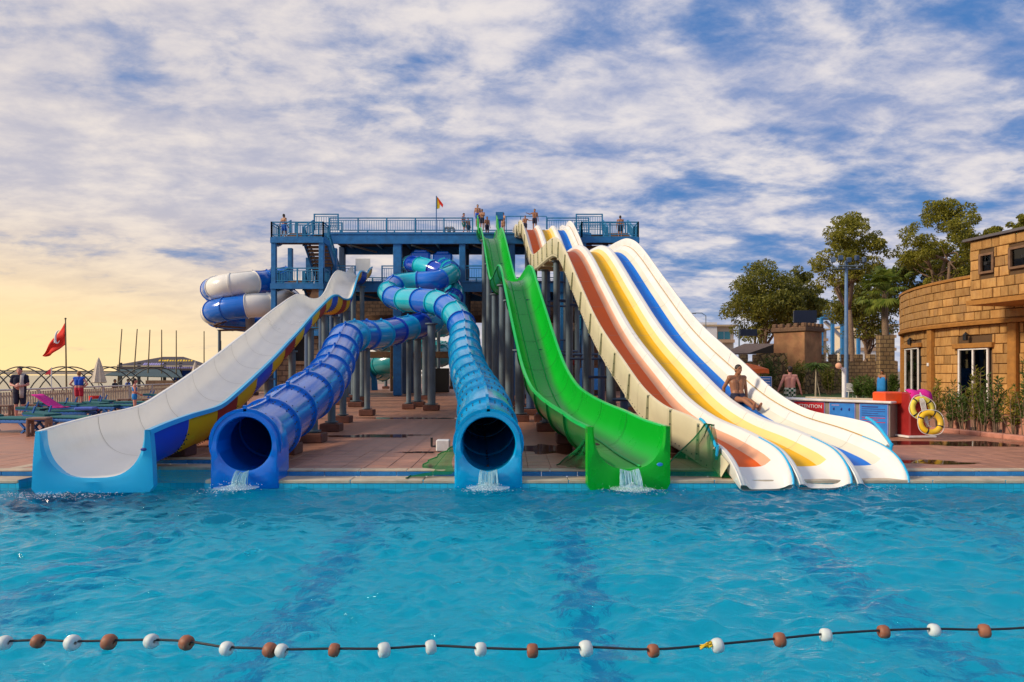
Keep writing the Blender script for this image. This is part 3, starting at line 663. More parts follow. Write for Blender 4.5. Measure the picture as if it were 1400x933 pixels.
wh = thing('white_trough_slide', (-6.5, 10.5, 0), 'broad white wavy trough slide with striped yellow, red and blue underside', 'water slide')
WR = [(10.65, .71), (11.3, .77), (12.4, .84), (14.3, .94), (15.6, 1.2), (17.3, 1.6), (19.2, 2.08), (20.8, 2.52), (23, 3.12), (25.1, 3.74), (27.2, 4.3), (29, 4.76), (30.4, 5.05), (31.6, 5.17), (33.2, 5.2), (35.2, 5.38), (36.6, 5.62), (38, 6.1), (39.6, 6.9), (41, 7.5), (42.4, 7.9), (43.6, 8.0), (44.6, 8.1), (45.4, 8.45), (46.4, 8.75)]
wd = .72
def wx_(d): return -5.3 - .113 * d if d < 42 else -5.3 - .113 * 42 - .02 * (d - 42)
wpath = spline([(wx_(d), d, z - wd) for d, z in WR], .22); wfr = frames(wpath)
hw = .755
def whw(i): d = wpath[i].y; return hw * (1 - .18 * min(1, max(0, (d - 36) / 9)))
pr = uprof(1, wd, 24, .7)
b = MB(); b.grid([[p + l * u * whw(i) + n * w_ for u, w_ in pr] for i, (p, t, l, n) in enumerate(wfr)]); b.build('trough', M_white, wh, 50)
b = MB(); b.grid([[p + l * (-whw(i) - o_) + n * (wd + z) for o_, z in ((.0, 0), (.015, .025), (.07, .025), (.08, -.04))] for i, (p, t, l, n) in enumerate(wfr)], flip=True); b.build('rim', M_white, wh, 50)
b = MB(); b.grid([[p + l * (whw(i) + o_) + n * (wd + z) for o_, z in ((.0, 0), (.015, .03), (.085, .03), (.095, -.05))] for i, (p, t, l, n) in enumerate(wfr)]); b.build('rim', M_cyanrim, wh, 50)
M_royalm = mat('royal_matte', (.001, .075, .55), **mt)
stripe = [M_royalm, M_yellow, M_red, M_yellow, M_royalm, M_yellow, M_red, M_yellow]
bb = MB()
for j, a in enumerate(range(0, len(wfr) - 1, 7)):
    e = min(a + 7, len(wfr) - 1); b = MB()
    b.grid([[p + l * u * whw(i) * 1.07 + n * ((w_ - wd) * 1.1 + wd - .01) for u, w_ in pr] for i, (p, t, l, n) in list(enumerate(wfr))[a:e + 1]])
    o = b.build('shell_band', stripe[j % 8], wh, 50); 
    for i in ([a] if a else []):
        p, t, l, n = wfr[i]
        for u, w_ in pr[3:-3]: bb.sphere(p + t * .06 + l * u * whw(i) * 1.08 + n * ((w_ - wd) * 1.12 + wd - .012), .016, 5, 3); bb.sphere(p - t * .06 + l * u * whw(i) * 1.08 + n * ((w_ - wd) * 1.12 + wd - .012), .016, 5, 3)
tag(bb.build('bolts', M_bolt, wh), kind='stuff')
M_wj = mat('white_joint', (.42, .38, .31), rough=.7)
for a in range(7, len(wfr) - 3, 7):
    p, t, l, n = wfr[a]; MB().grid([[p + t * dt + l * u * whw(a) * .995 + n * (w_ + .004) for u, w_ in pr] for dt in (-.006, .006)]).build('joint_line', M_wj, wh)
pl = exit_plate(wh, wfr[0], hw - .01, wd + .02, M_cyanrim, .11, slant=.04, pw_=.7, taper=.2)
MB().sphere(wpath[0] + Vector((.84, -.16, .46)), (.05, .012, .028), 12, 6).build('logo_badge', M_signd, pl)
for D in (13.4, 16.6, 20, 23.5, 27, 30.5, 34, 37.5, 41, 44):
    i = min(range(len(wpath)), key=lambda k: abs(wpath[k].y - D)); p, t, l, n = wfr[i]
    if D < 15: post(wh, p.x + .3, p.y, p.z - .16, .09)
    else:
        for s_ in (-.45, .5): post(wh, p.x + s_ * .8, p.y, p.z - .16, .12 if D < 30 else .15, M_post if s_ > 0 else M_post2)
# clear start hood
p, t, l, n = wfr[-2]
b = MB(); b.plate([p - l * .5 + Vector((0, .2, .5)), p + l * .5 + Vector((0, .2, .5)), p + l * .5 + Vector((0, .2, 1.35)), p - l * .5 + Vector((0, .2, 1.35))], .02); b.build('start_panel', M_white, wh)

# ------------------------------------------------------------------ tube slides
def ptframes(path):
    out = []; l = None
    for i, p in enumerate(path):
        t = (path[min(i + 1, len(path) - 1)] - path[max(i - 1, 0)]).normalized()
        l = t.cross(Vector((0, 0, 1))).normalized(); u = l.cross(t).normalized(); out.append((p, t, l, u))
    return out
def tube_slide(parent, ctrl, r, cols, seg=1.3, step=.12, seam=True, bolts_to=0, flange=.055, nr=30):
    path = spline(ctrl, step); fr = ptframes(path); per = max(3, int(seg / step)); bb = MB(); nb = 0
    angs = []
    for k in range(nr):
        angs.append((2 * math.pi * k / nr, 1.0))
    if seam:
        for c in (math.pi / 2, -math.pi / 2): angs += [(c % (2 * math.pi) + d, s_) for d, s_ in ((-.05, 1.0), (-.045, 1 + .05 / r * .9), (.045, 1 + .05 / r * .9), (.05, 1.0))]
        angs = sorted(a for a in angs if not any(abs((a[0] - c + math.pi) % (2 * math.pi) - math.pi) < .04 and a[1] == 1.0 for c in (math.pi / 2, 3 * math.pi / 2)))
    for j, a in enumerate(range(0, len(fr) - 1, per)):
        e = min(a + per, len(fr) - 1)
        if e - a < 2: continue
        b = MB(); rows = []
        def ring(f, rr, dt=0):
            p, t, l, u = f; return [p + t * dt + (l * math.cos(x) + u * math.sin(x)) * rr * s_ for x, s_ in angs]
        rows += [ring(fr[a], r, .004), ring(fr[a], r + flange, .004), ring(fr[a], r + flange, .05), ring(fr[a], r + .004, .055)]
        for i in range(a + 1, e): rows.append(ring(fr[i], r))
        rows += [ring(fr[e], r + .004, -.055), ring(fr[e], r + flange, -.05), ring(fr[e], r + flange, -.004), ring(fr[e], r, -.004)]
        b.grid(rows, close=True, flip=True)
        m = cols[j] if j < len(cols) else cols[-2 + (j - len(cols)) % 2]
        b.build('tube_section', m, parent, 40)
        if j < bolts_to:
            for i_, dt in ((a, .1), (a, .24), (e, -.1), (e, -.24)):
                p, t, l, u = fr[i_]
                for k in range(24):
                    x = 2 * math.pi * k / 24; bb.sphere(p + t * dt + (l * math.cos(x) + u * math.sin(x)) * (r + .004), .016, 5, 3)
    if bolts_to: tag(bb.build('bolts', M_bolt, parent), kind='stuff')
    return path
def tube_exit(parent, c, r, a, m, depth=.5, zbot=-.24):
    b = MB(); n = 48; inn = []; out = []
    for k in range(n):
        x = 2 * math.pi * k / n; cx, sx = math.cos(x), math.sin(x); inn.append(Vector((c.x + r * cx, c.y, c.z + r * sx)))
        if sx >= 0: out.append(Vector((c.x + a * .97 * cx, c.y, c.z + a * .97 * sx)))
        else:
            sc_ = min(a / max(abs(cx), 1e-6), (c.z - zbot) / max(-sx, 1e-6)); out.append(Vector((c.x + cx * sc_, c.y, c.z + sx * sc_)))
    f1 = [v.lerp(o, .18) - Vector((0, .03 if v.z < c.z else .02, 0)) for v, o in zip(inn, out)]; f2 = [v.lerp(o, .85) - Vector((0, .03 if v.z < c.z else .02, 0)) for v, o in zip(inn, out)]
    d = Vector((0, depth, 0))
    b.grid([[v + d for v in inn], inn, f1, f2, out, [v + d for v in out], [v + d for v in inn]], close=True)
    return b.build('exit_block', m, parent, 40)
db = thing('dark_blue_tube_slide', (-4.3, 11, 0), 'royal blue enclosed tube slide whose upper bends alternate dark and aqua rings', 'water slide')
dctrl = [(-4.3, 11.0, .48), (-4.38, 12.0, .55), (-4.5, 13.2, .72), P(420, 543, 15.3), P(444, 522, 17.4), P(461, 492, 20.3), P(474, 464, 22.8), P(494, 459, 25.0), P(516, 458, 26.6), P(540, 453, 28.4), P(566, 447, 30.6), P(592, 439, 33.0), P(613, 420, 36.2), P(620, 398, 40.0), P(606, 375, 42.6), P(584, 366, 43.6), P(566, 362, 45.2), P(560, 361, 47)]
r5, r2_, aq, sk = M_royal, M_royal2, M_aqua, M_skyb
dpath = tube_slide(db, dctrl, .52, [r2_] * 8 + [sk, r2_, sk, r5, sk, r5, sk, aq, r5, aq, r5, aq, r5, aq], 1.5, bolts_to=4)
tube_exit(db, Vector((-4.3, 10.98, .48)), .435, .545, M_royal2)
lb = thing('light_blue_tube_slide', (-.38, 11, 0), 'sky blue enclosed tube slide whose upper bends alternate aqua and dark blue rings', 'water slide')
lctrl = [(-.38, 11.0, .48), (-.43, 12.0, .56), (-.52, 13.4, .78), P(658, 545, 16.0), P(641, 506, 20.3), P(635, 472, 23.8), P(634, 452, 26), P(621, 429, 28.2), P(599, 415, 30.4), P(572, 411, 32), P(545, 409, 33.6), P(531, 400, 35.6), P(544, 389, 37.4), P(568, 386, 37.8), P(594, 384, 37.6), P(613, 377, 38.6), P(616, 370, 41), P(608, 365, 44.5), P(606, 363, 47)]
lpath = tube_slide(lb, lctrl, .52, [sk] * 10 + [r2_, aq, r2_, aq, r2_, aq, r2_, aq, r2_, aq, r2_, aq, r2_], 1.55, bolts_to=5)
tube_exit(lb, Vector((-.38, 10.98, .48)), .435, .545, M_skyb)
def tube_posts(parent, path, Ds, r=.13, off=.0, mm=None):
    for D in Ds:
        i = min(range(len(path)), key=lambda k: abs(path[k].y - D)); p = path[i]; post(parent, p.x + off, p.y, p.z - .5, r, mm)
tube_posts(db, dpath, (13.6, 15.9, 18.8, 22.0, 25.6, 30.0), .11)
tube_posts(lb, lpath, (17.5, 22.5), .12)
for px, py, zt in ((571, 556, 3.2), (590, 561, 3.7), (581, 546, 4.4), (496, 548, 4.4), (487, 556, 2.6)):
    g_ = G(px, py); post(lb, g_.x, g_.y, zt, .17)
for par, X_ in ((db, P(576, 360, 47.2)), (lb, P(606, 362, 47.2))):
    b = MB(); b.box(X_ + Vector((0, 0, .1)), (1.35, 1.2, 1.2), ch=.12); b.box(X_ + Vector((0, 0, .72)), (.9, 1.1, .24), ch=.08); b.build('start_box', M_royal2, par)

bw = thing('blue_white_tube_slide', P(320, 460, 46).to_2d().to_3d(), 'blue and white spiral tube slide looping beside the stair tower', 'water slide')
bctrl = [P(395, 380, 47), P(362, 386, 46), P(345, 387, 45), P(312, 391, 44.5), P(296, 394, 45), P(291, 397, 46.4), P(300, 402, 48.2), P(330, 405, 49), P(365, 407, 49), P(392, 409, 48), P(392, 412, 46), P(368, 417, 45), P(345, 418, 44.5), P(312, 422, 44.5), P(296, 425, 45), P(291, 428, 46.4), P(300, 434, 48.2), P(325, 438, 49), P(352, 441, 49), P(385, 444, 49)]
W_ = M_white; tube_slide(bw, bctrl, .74, [M_royal2, M_royal2, W_, W_, M_royal2, M_royal2, W_, W_, M_royal2, M_royal2, M_royal2, M_royal2, W_, W_, M_royal2, M_royal2, W_, M_royal2, M_royal2], 1.35)
for px, D in ((342, 47), (300, 46.5), (384, 48)):
    q_ = P(px, 445, D); post(bw, q_.x, q_.y, q_.z + (1.0 if px > 310 else -.3) , .3 if px == 342 else .1, M_conc if px == 342 else M_post)
b = MB(); b.beam(P(292, 446, 46), P(345, 449, 47), .12); b.beam(P(300, 452, 46.4), P(345, 451, 47), .12); b.beam(P(292, 446, 46), P(342, 428, 47), .08); b.build('truss', M_wood, bw)
ts = thing('teal_spiral_slide', (-9, 62, 0), 'large teal spiral tube slide behind the tower', 'water slide')
hc = []; 
for k in range(0, 16):
    a = k * math.pi / 4 + 2.6; hc.append((-9.2 + 3.3 * math.cos(a), 62 + 3.3 * math.sin(a), 1.7 + .33 * k))
tube_slide(ts, hc, .95, [M_teal, M_teal, M_teal], 1.5, .2)
for a in range(4): post(ts, -9.2 + 4.5 * math.cos(a * 1.57 + .7), 62 + 4.5 * math.sin(a * 1.57 + .7), 7.5, .15)

# ------------------------------------------------------------------ tower
TY = 46.2
tw = thing('slide_tower', (-3.6, TY, 0), 'blue painted steel launch tower with two decks, railings and side stairs', 'slide tower')
def railing(p0, p1, h=1.05, parent=tw, sp=.16, m=M_steel2, mid=True):
    p0 = Vector(p0); p1 = Vector(p1); L = (p1 - p0).length; d = (p1 - p0) / L; b = MB(); up = Vector((0, 0, 1))
    b.beam(p0 + up * h, p1 + up * h, .07); b.beam(p0 + up * (h - .16), p1 + up * (h - .16), .04); b.beam(p0 + up * .22, p1 + up * .22, .04); b.beam(p0 + up * .08, p1 + up * .08, .04)
    n = max(1, round(L / sp))
    for i in range(1, n): q_ = p0 + d * (L * i / n); b.beam(q_ + up * .22, q_ + up * (h - .16), .028)
    k = max(1, round(L / 2.0))
    for i in range(k + 1): q_ = p0 + d * (L * i / k); b.beam(q_, q_ + up * (h + .03), .09)
    return b.build('railing', m, parent)
ZT, ZM = 11.0, 7.75
XL, XR = (445 - 700) * TY / F, (805 - 700) * TY / F
for zt, dep, nm in ((ZT, 4.2, 'top_deck'), (ZM, 6.0, 'middle_deck')):
    b = MB(); b.box(((XL + XR) / 2, TY + dep / 2 + .1, zt - .08), (XR - XL, dep, .16)); o = b.build(nm, M_soffit, tw)
    b = MB(); b.box(((XL + XR) / 2, TY - .0, zt - .36), (XR - XL + .3, .22, .72)); b.box(((XL + XR) / 2, TY - .13, zt - .05), (XR - XL + .3, .06, .1)); b.build('fascia_beam', M_steel, o)
    b = MB(); b.box(((XL + XR) / 2, TY + dep, zt - .36), (XR - XL, .2, .72)); b.build('fascia_beam', M_steel, o)
    for x in np.arange(XL + 1, XR, 2.1): MB().box((x, TY + dep / 2, zt - .28), (.14, dep - .3, .24)).build('joist', M_steel, o)
    for x in np.arange(XL + 1.6, XR - 2, 4.2): MB().beam((x, TY + .3, zt - .75), (x + 1.1, TY + dep - .4, zt - .62), .1).build('diagonal_strut', M_conc, o)
for px in (448, 543, 632, 700, 770, 805):
    for dy in (.2, 4.0, 5.7):
        x = (px - 700) * TY / F
        if dy > 4.5: zt = ZM - .2
        else: zt = ZT - .2
        MB().box((x, TY + dy, zt / 2), (.56 if px in (543,) else .42, .42, zt), ch=.03).build('column', M_steel if dy < 1 else M_post2, tw)
xr = lambda px: (px - 700) * TY / F
railing((xr(450), TY + .1, ZT), (xr(646), TY + .1, ZT)); railing((xr(748), TY + .1, ZT), (xr(805), TY + .1, ZT)); railing((XL, TY + 4.1, ZT), (XR, TY + 4.1, ZT))
railing((xr(450), TY + .1, ZM), (xr(485), TY + .1, ZM)); railing((xr(522), TY + .1, ZM), (xr(556), TY + .1, ZM)); railing((xr(619), TY + .1, ZM), (xr(700), TY + .1, ZM)); railing((XL, TY + 5.9, ZM), (XR, TY + 5.9, ZM)); railing((xr(586), TY + .1, ZM), (xr(598), TY + .1, ZM))
for px in (592, 690): MB().box((xr(px), TY + .3, ZM + .75), (.35, .3, .7)).build('control_box', M_steel, tw)
b = MB(); b.box((xr(683), TY - .2, ZT + 1.1), (.5, .4, .5)); b.beam((xr(683), TY - .2, ZT), (xr(683), TY - .2, ZT + .9), .2); b.build('control_box', M_steel, tw)
b = MB()
for px in (692, 712, 748): b.beam((xr(px), TY + .9, ZT), (xr(px), TY + .9, ZT + 1.35), .06)
b.beam((xr(692), TY + .9, ZT + 1.35), (xr(748), TY + .9, ZT + 1.35), .05); b.build('launch_rail', M_steel2, tw)
# side stairs: a landing in front, one flight back up to the deck, one flight down to the deck below
def stair_tower(x0, x1, sgn):
    xa, xb = (x0, x1) if sgn > 0 else (x1, x0); xm = (x0 + x1) / 2; y0, y1, y2 = 43.0, 44.3, 46.6
    st = MB().box((xm, (y0 + y1) / 2, -.0), (.1, .1, .02)).build('stair_base', M_conc, tw)
    for x in (x0 + .12, x1 - .12):
        for y in (y0 + .1, y1 + 2.0): MB().box((x, y, 5.0), (.30, .30, 10.0), ch=.02).build('column', M_steel, tw)
    for x in (x0 + .9, x0 + 1.5): MB().box((x, y2 + 1.2, 4.8), (.3, .3, 9.6)).build('column', M_steel, tw)
    for zl, zu, zd in ((10.05, ZT, ZM), (7.15, ZM, 4.4), (4.2, 4.4, .1)):
        o = MB().box((xm, (y0 + y1) / 2, zl - .1), (x1 - x0, y1 - y0, .14)).build('landing', M_soffit, tw)
        b = MB(); b.box((xm, y0 - .06, zl - .14), (x1 - x0 + .1, .12, .34)); b.box((x0 - .02, (y0 + y1) / 2, zl - .14), (.12, y1 - y0, .34)); b.box((x1 + .02, (y0 + y1) / 2, zl - .14), (.12, y1 - y0, .34)); b.build('fascia_beam', M_steel, o)
        railing((x0, y0, zl), (x1, y0, zl), 1.0, tw); railing((x0, y0, zl), (x0, y1, zl), 1.0, tw); railing((x1, y0, zl), (x1, y1, zl), 1.0, tw)
        for (a, c, za, zb_) in ((xa, xm, zl, zu), (xm, xb, zl, zd)):
            lo, hi = min(a, c), max(a, c); n = max(3, int(abs(zb_ - za) / .18)); fl = MB()
            L = y2 - y1 if abs(zb_ - za) < 1.5 else (y2 - y1) + 1.0
            s_ = MB(); 
            for xx in (lo + .06, hi - .06): s_.beam((xx, y1, za - .1), (xx, y1 + L, zb_ - .1), .07, .34)
            so = s_.build('stair_flight', M_steel, tw)
            for i in range(n):
                t = (i + .5) / n; MB().box(((lo + hi) / 2, y1 + L * t, za + (zb_ - za) * (i + .5) / n), (hi - lo - .2, L / n + .02, .05)).build('tread', M_tread, so)
                if i % 1 == 0: MB().box(((lo + hi) / 2, y1 + L * i / n + .01, za + (zb_ - za) * (i + .5) / n + .0), (hi - lo - .22, .03, abs(zb_ - za) / n)).build('riser', M_tread, so)
            for xx in (lo + .05, hi - .05): railing((xx, y1, za), (xx, y1 + L, zb_), .95, tw, .2)
    railing((x0, y2 + 1.2, ZT), (x1, y2 + 1.2, ZT), 1.05, tw)
    MB().box((xm, y2 + .7, ZT - .1), (x1 - x0, 1.2, .16)).build('landing', M_soffit, tw); 
    railing((xm if sgn > 0 else x0, y2 + .1, ZT + .3), (x1 if sgn > 0 else xm, y2 + .1, ZT + .3), 1.1, tw)
stair_tower(-15.15, -11.9, 1); stair_tower(4.4, 7.95, -1)
# stone arcade under the tower
ar = thing('stone_arcade', (-3, 53, 0), 'dark stone arcade with brown beams beneath the tower', 'arcade')
b = MB(); b.box((-5.6, 53.6, 6.85), (25, .6, 1.6)); 
for x in np.arange(-17.6, 7, 2.35): b.box((x, 53.6, 7.95), (.95, .6, .62))
b.build('parapet', M_towerstone, ar)
MB().box((-5.6, 53.4, 5.75), (25.4, 1.0, .55), ch=.03).build('beam', M_wood, ar); MB().box((-5.6, 53.5, 2.95), (25.4, .5, .5), ch=.03).build('beam', M_wood, ar)
for x in (-17.5, -13.6, -9.1, -1.2, 2.6, 6.6): MB().box((x, 53.5, 2.9), (.8, .8, 5.6), ch=.05).build('pillar', M_wood, ar)
for px0, px1 in ((551, 569), (592, 612)):
    x0, x1 = (px0 - 700) * 53 / F, (px1 - 700) * 53 / F; MB().box(((x0 + x1) / 2, 54.2, .95), (x1 - x0, .9, 1.9), ch=.03).build('kiosk_box', M_dark, ar)
sw = thing('stone_annex', (-15, 42.5, 0), 'stone block annex wall with a dark doorway behind the white slide', 'wall')
b = MB(); b.box((-14.75, 43.6, 2.6), (1.5, .5, 5.2)); b.box((-12.75, 43.6, 2.6), (.9, .5, 5.2)); b.box((-13.6, 43.6, 4.55), (.8, .5, 1.3)); b.box((-13.6, 43.6, 1.1), (.8, .5, 2.2)); b.build('masonry', M_wallstone, sw)
MB().box((-13.6, 43.85, 3.0), (.9, .1, 1.8)).build('doorway_void', M_dark, sw); MB().box((-13.6, 43.3, 2.2), (1.1, .3, .2)).build('sill', M_wood, sw)
b = MB(); b.plate([(-13.2, 43.0, 5.2), (-12.6, 43.0, 5.3), (-11.8, 43.0, 6.6), (-12.5, 43.0, 7.0)], .3); b.build('leaning_board', M_wood, sw)
rb = thing('rear_wall', (3, 57, 0), 'brown masonry wall seen through the posts of the racing slide', 'wall')
b = MB(); b.box((5.5, 57, 3.4), (11, .5, 6.8)); b.build('masonry', M_towerstone, rb); MB().tube([(.5, 51, 2.3), (8.5, 51, 2.35)], .22, 10).build('red_pipe', M_redp, rb, 40)
for x in (2.5, 5.5): MB().box((x, 56.6, 4.2), (1.4, .12, 1.6)).build('window_void', M_dark, rb)
o = tag(MB().box((4.6, 40.5, 1.2), (1.1, .06, 1.3), ch=.01).build('blue_board', M_signb), 'plain blue board standing among the racing slide posts', 'board')
MB().beam((4.6, 40.56, 0), (4.6, 40.56, .7), .08).build('leg', M_post2, o)
bn = tag(MB().box((0.25, 52.2, 2.9), (1.1, .05, 4.2)).build('blue_banner', mat('banner_print', (.02, .10, .55), rough=.6, col2=(.6, .68, .8), scale=2.2)), 'tall blue and white printed banner between the tower posts', 'banner')
MB().beam((0.25, 52.25, 0), (0.25, 52.25, 5.2), .08).build('pole', M_polew, bn)

# ------------------------------------------------------------------ falling water and splashes
def stream(x, y, ztop, wdt, seed, n=70, reach=.22):
    rg = random.Random(seed); b = MB()
    for i in range(n):
        u = rg.uniform(-.5, .5); x0 = x + u * wdt; dz = ztop + abs(u) * .05 - WZ; pts = []
        rr = rg.uniform(.002, .007); rc = reach * rg.uniform(.6, 1.15)
        for k in range(7):
            t = k / 6; pts.append((x0 + rg.uniform(-.006, .006) + u * .06 * t, y - rc * t - rg.uniform(0, .01), ztop + abs(u) * .08 - dz * t * t))
        b.tube(pts, [rr * (.7 + .5 * t_ / 6) for t_ in range(7)], 5)
    tag(b.build('falling_water', M_fall, None, True), kind='stuff')
    b = MB()
    for i in range(120):
        a = rg.uniform(0, 6.28); d = abs(rg.gauss(0, .13)); b.sphere((x + d * math.cos(a) * 1.3 * max(1, wdt * 1.6), y - reach - .05 + d * math.sin(a), WZ + .02 + abs(rg.gauss(0, .035)) * max(0, 1 - d * 2)), rg.uniform(.002, .007), 5, 3)
    mb_ = MB(); rows = []
    for j in range(9):
        rr = .02 + .24 * (j / 8); rows.append([(x + rr * 1.25 * math.cos(k * .2618) * (1 + .12 * rg.random()), y - reach - .04 + rr * math.sin(k * .2618) * (1 + .12 * rg.random()), WZ - .004 + (.055 * (1 - j / 8) ** 1.6) * rg.uniform(.4, 1.3) + .012 * rg.random() * (1 - j / 8)) for k in range(24)])
    tag(mb_.grid(rows, close=True, flip=True).build('foam_mound', M_fall, None, True), kind='stuff')
    tag(b.build('splash_droplets', M_foam, None, True), kind='stuff')
stream(-.38, 10.92, .04, .28, 1); stream(-4.3, 10.92, .03, .20, 2, 50); stream(1.85, 10.82, .07, .30, 3, 80)
rg = random.Random(9)
for (cx, cy, n, sx) in ((-6.6, 9.95, 420, .8), (5.0, 10.55, 120, 1.1), (-.4, 10.35, 160, .35), (1.85, 10.35, 200, .4), (-4.3, 10.35, 160, .35)):
    b = MB()
    for i in range(n): b.sphere((cx + rg.gauss(0, sx * .6), cy - abs(rg.gauss(0, .22)), WZ + .02 + abs(rg.gauss(0, .02))), (rg.uniform(.003, .012), rg.uniform(.002, .006), rg.uniform(.0015, .004)), 5, 3)
    tag(b.build('foam_flecks', M_foam, None, True), kind='stuff')

# ------------------------------------------------------------------ float line
beads = [(6, 877, 'w'), (52, 875, 'b'), (99, 877, 'w'), (149, 876, 'b'), (207, 875, 'w'), (255, 877, 'b'), (310, 885, 'w'), (369, 887, 'b'), (385, 888, 'w'), (457, 887, 'b'), (525, 887, 'w'), (589, 883, 'w'), (657, 886, 'w'), (728, 888, 'b'), (801, 885, 'w'), (893, 888, 'b'), (981, 881, 'w'), (1066, 873, 'b'), (1129, 867, 'w'), (1208, 862, 'b'), (1277, 860, 'w'), (1346, 861, 'b')]
pts = [G(px, py, WZ - .012) for px, py, c in beads]
full = [Vector((-9.5, 5.1, WZ)), Vector((-5.6, 4.75, WZ - .01))] + pts + [G(1430, 856, WZ + .01), Vector((6.5, 5.6, WZ)), Vector((10, 6.2, WZ))]
tag(MB().tube(spline(full, .08), .0085, 8).build('float_rope', M_ropeb, None, True), 'black rope strung across the pool through white and brown floats', 'rope')
fm = {}
for c, m in (('w', M_beadw), ('b', M_beadb)):
    b = MB(); prof = [(.012, -.038), (.03, -.043), (.046, -.036), (.054, -.016), (.055, 0), (.054, .016), (.046, .036), (.03, .043), (.012, .038), (.011, 0), (.012, -.038)]
    for k in range(24):
        pass
    rows = []
    for r_, z in prof: rows.append([(z, r_ * math.cos(k * math.pi / 12) * (1 + .025 * (k % 2)), r_ * math.sin(k * math.pi / 12) * (1 + .025 * (k % 2))) for k in range(24)])
    b.grid(rows, close=True); fm[c] = b.mesh('float', m, 50)
for (px, py, c), p in zip(beads, pts):
    o = bpy.data.objects.new('float', fm[c]); link(o); o.location = p + Vector((0, 0, -.010)); o.rotation_euler = (random.uniform(0, 3), random.uniform(-.15, .15), random.uniform(-.5, .5))
    s_ = random.uniform(.78, .96); o.scale = (s_, s_, s_)
    tag(o, ('white' if c == 'w' else 'ribbed brown') + ' plastic float threaded on the black pool rope', 'float', ('white' if c == 'w' else 'brown') + ' floats on the pool rope')
b = MB(); q0 = G(968, 883, WZ + .03); rg = random.Random(4)
for i in range(9): b.tube([q0, q0 + Vector((rg.uniform(-.05, .03), rg.uniform(-.03, .03), rg.uniform(-.01, .03))), q0 + Vector((rg.uniform(-.08, .04), rg.uniform(-.05, .04), rg.uniform(-.02, .02)))], .006, 5)
tag(b.build('cord_knot', M_ylet, None, True), 'frayed yellow cord knot tied beside a white float', 'cord')

# ------------------------------------------------------------------ people
def cap(b, a, c, ra, rc, n=12):
    a = Vector(a); c = Vector(c); d = c - a; L = d.length; t = d.normalized() if L > 1e-6 else Vector((0, 0, 1))
    pts = []; rr = []
    for k in range(4): x = math.pi / 2 * (k / 4); pts.append(a - t * ra * math.cos(x)); rr.append(max(ra * math.sin(x), ra * .05))
    pts.append(a); rr.append(ra); pts.append(c); rr.append(rc)
    for k in range(1, 5): x = math.pi / 2 * (k / 4); pts.append(c + t * rc * math.sin(x)); rr.append(max(rc * math.cos(x), rc * .05))
    b.tube(pts, rr, n)
def blob(parts, name, m, parent, vox, smooth_it=3):
    b = MB()
    for q_ in parts:
        if q_[0] == 'c': cap(b, *q_[1:])
        else: b.sphere(q_[1], q_[2], 16, 10, rot=(q_[3] if len(q_) > 3 else None))
    me = b.mesh(name, m); o = bpy.data.objects.new(name, me); COL.objects.link(o)
    md = o.modifiers.new('r', 'REMESH'); md.mode = 'VOXEL'; md.voxel_size = vox; md.use_smooth_shade = True
    sm = o.modifiers.new('s', 'SMOOTH'); sm.iterations = smooth_it; sm.factor = .5
    dg = bpy.context.evaluated_depsgraph_get(); me2 = bpy.data.meshes.new_from_object(o.evaluated_get(dg)); bpy.data.objects.remove(o)
    me2.materials.clear(); me2.materials.append(m); me2.polygons.foreach_set('use_smooth', [True] * len(me2.polygons))
    o = bpy.data.objects.new(name, me2); link(o, parent); ORG[o.name] = Vector((0, 0, 0)); return o
STAND = dict(pel=(0, 0, .95), che=(0, 0, 1.28), nec=(0, .005, 1.50), head=(0, -.015, 1.645), shL=(-.185, 0, 1.44), elL=(-.245, .03, 1.15), wrL=(-.27, -.03, .90), shR=(.185, 0, 1.44), elR=(.245, .03, 1.15), wrR=(.27, -.03, .90),
             hiL=(-.09, 0, .92), knL=(-.10, -.015, .50), anL=(-.105, .02, .08), toL=(-.12, -.15, .035), hiR=(.09, 0, .92), knR=(.10, -.015, .50), anR=(.105, .02, .08), toR=(.12, -.15, .035))
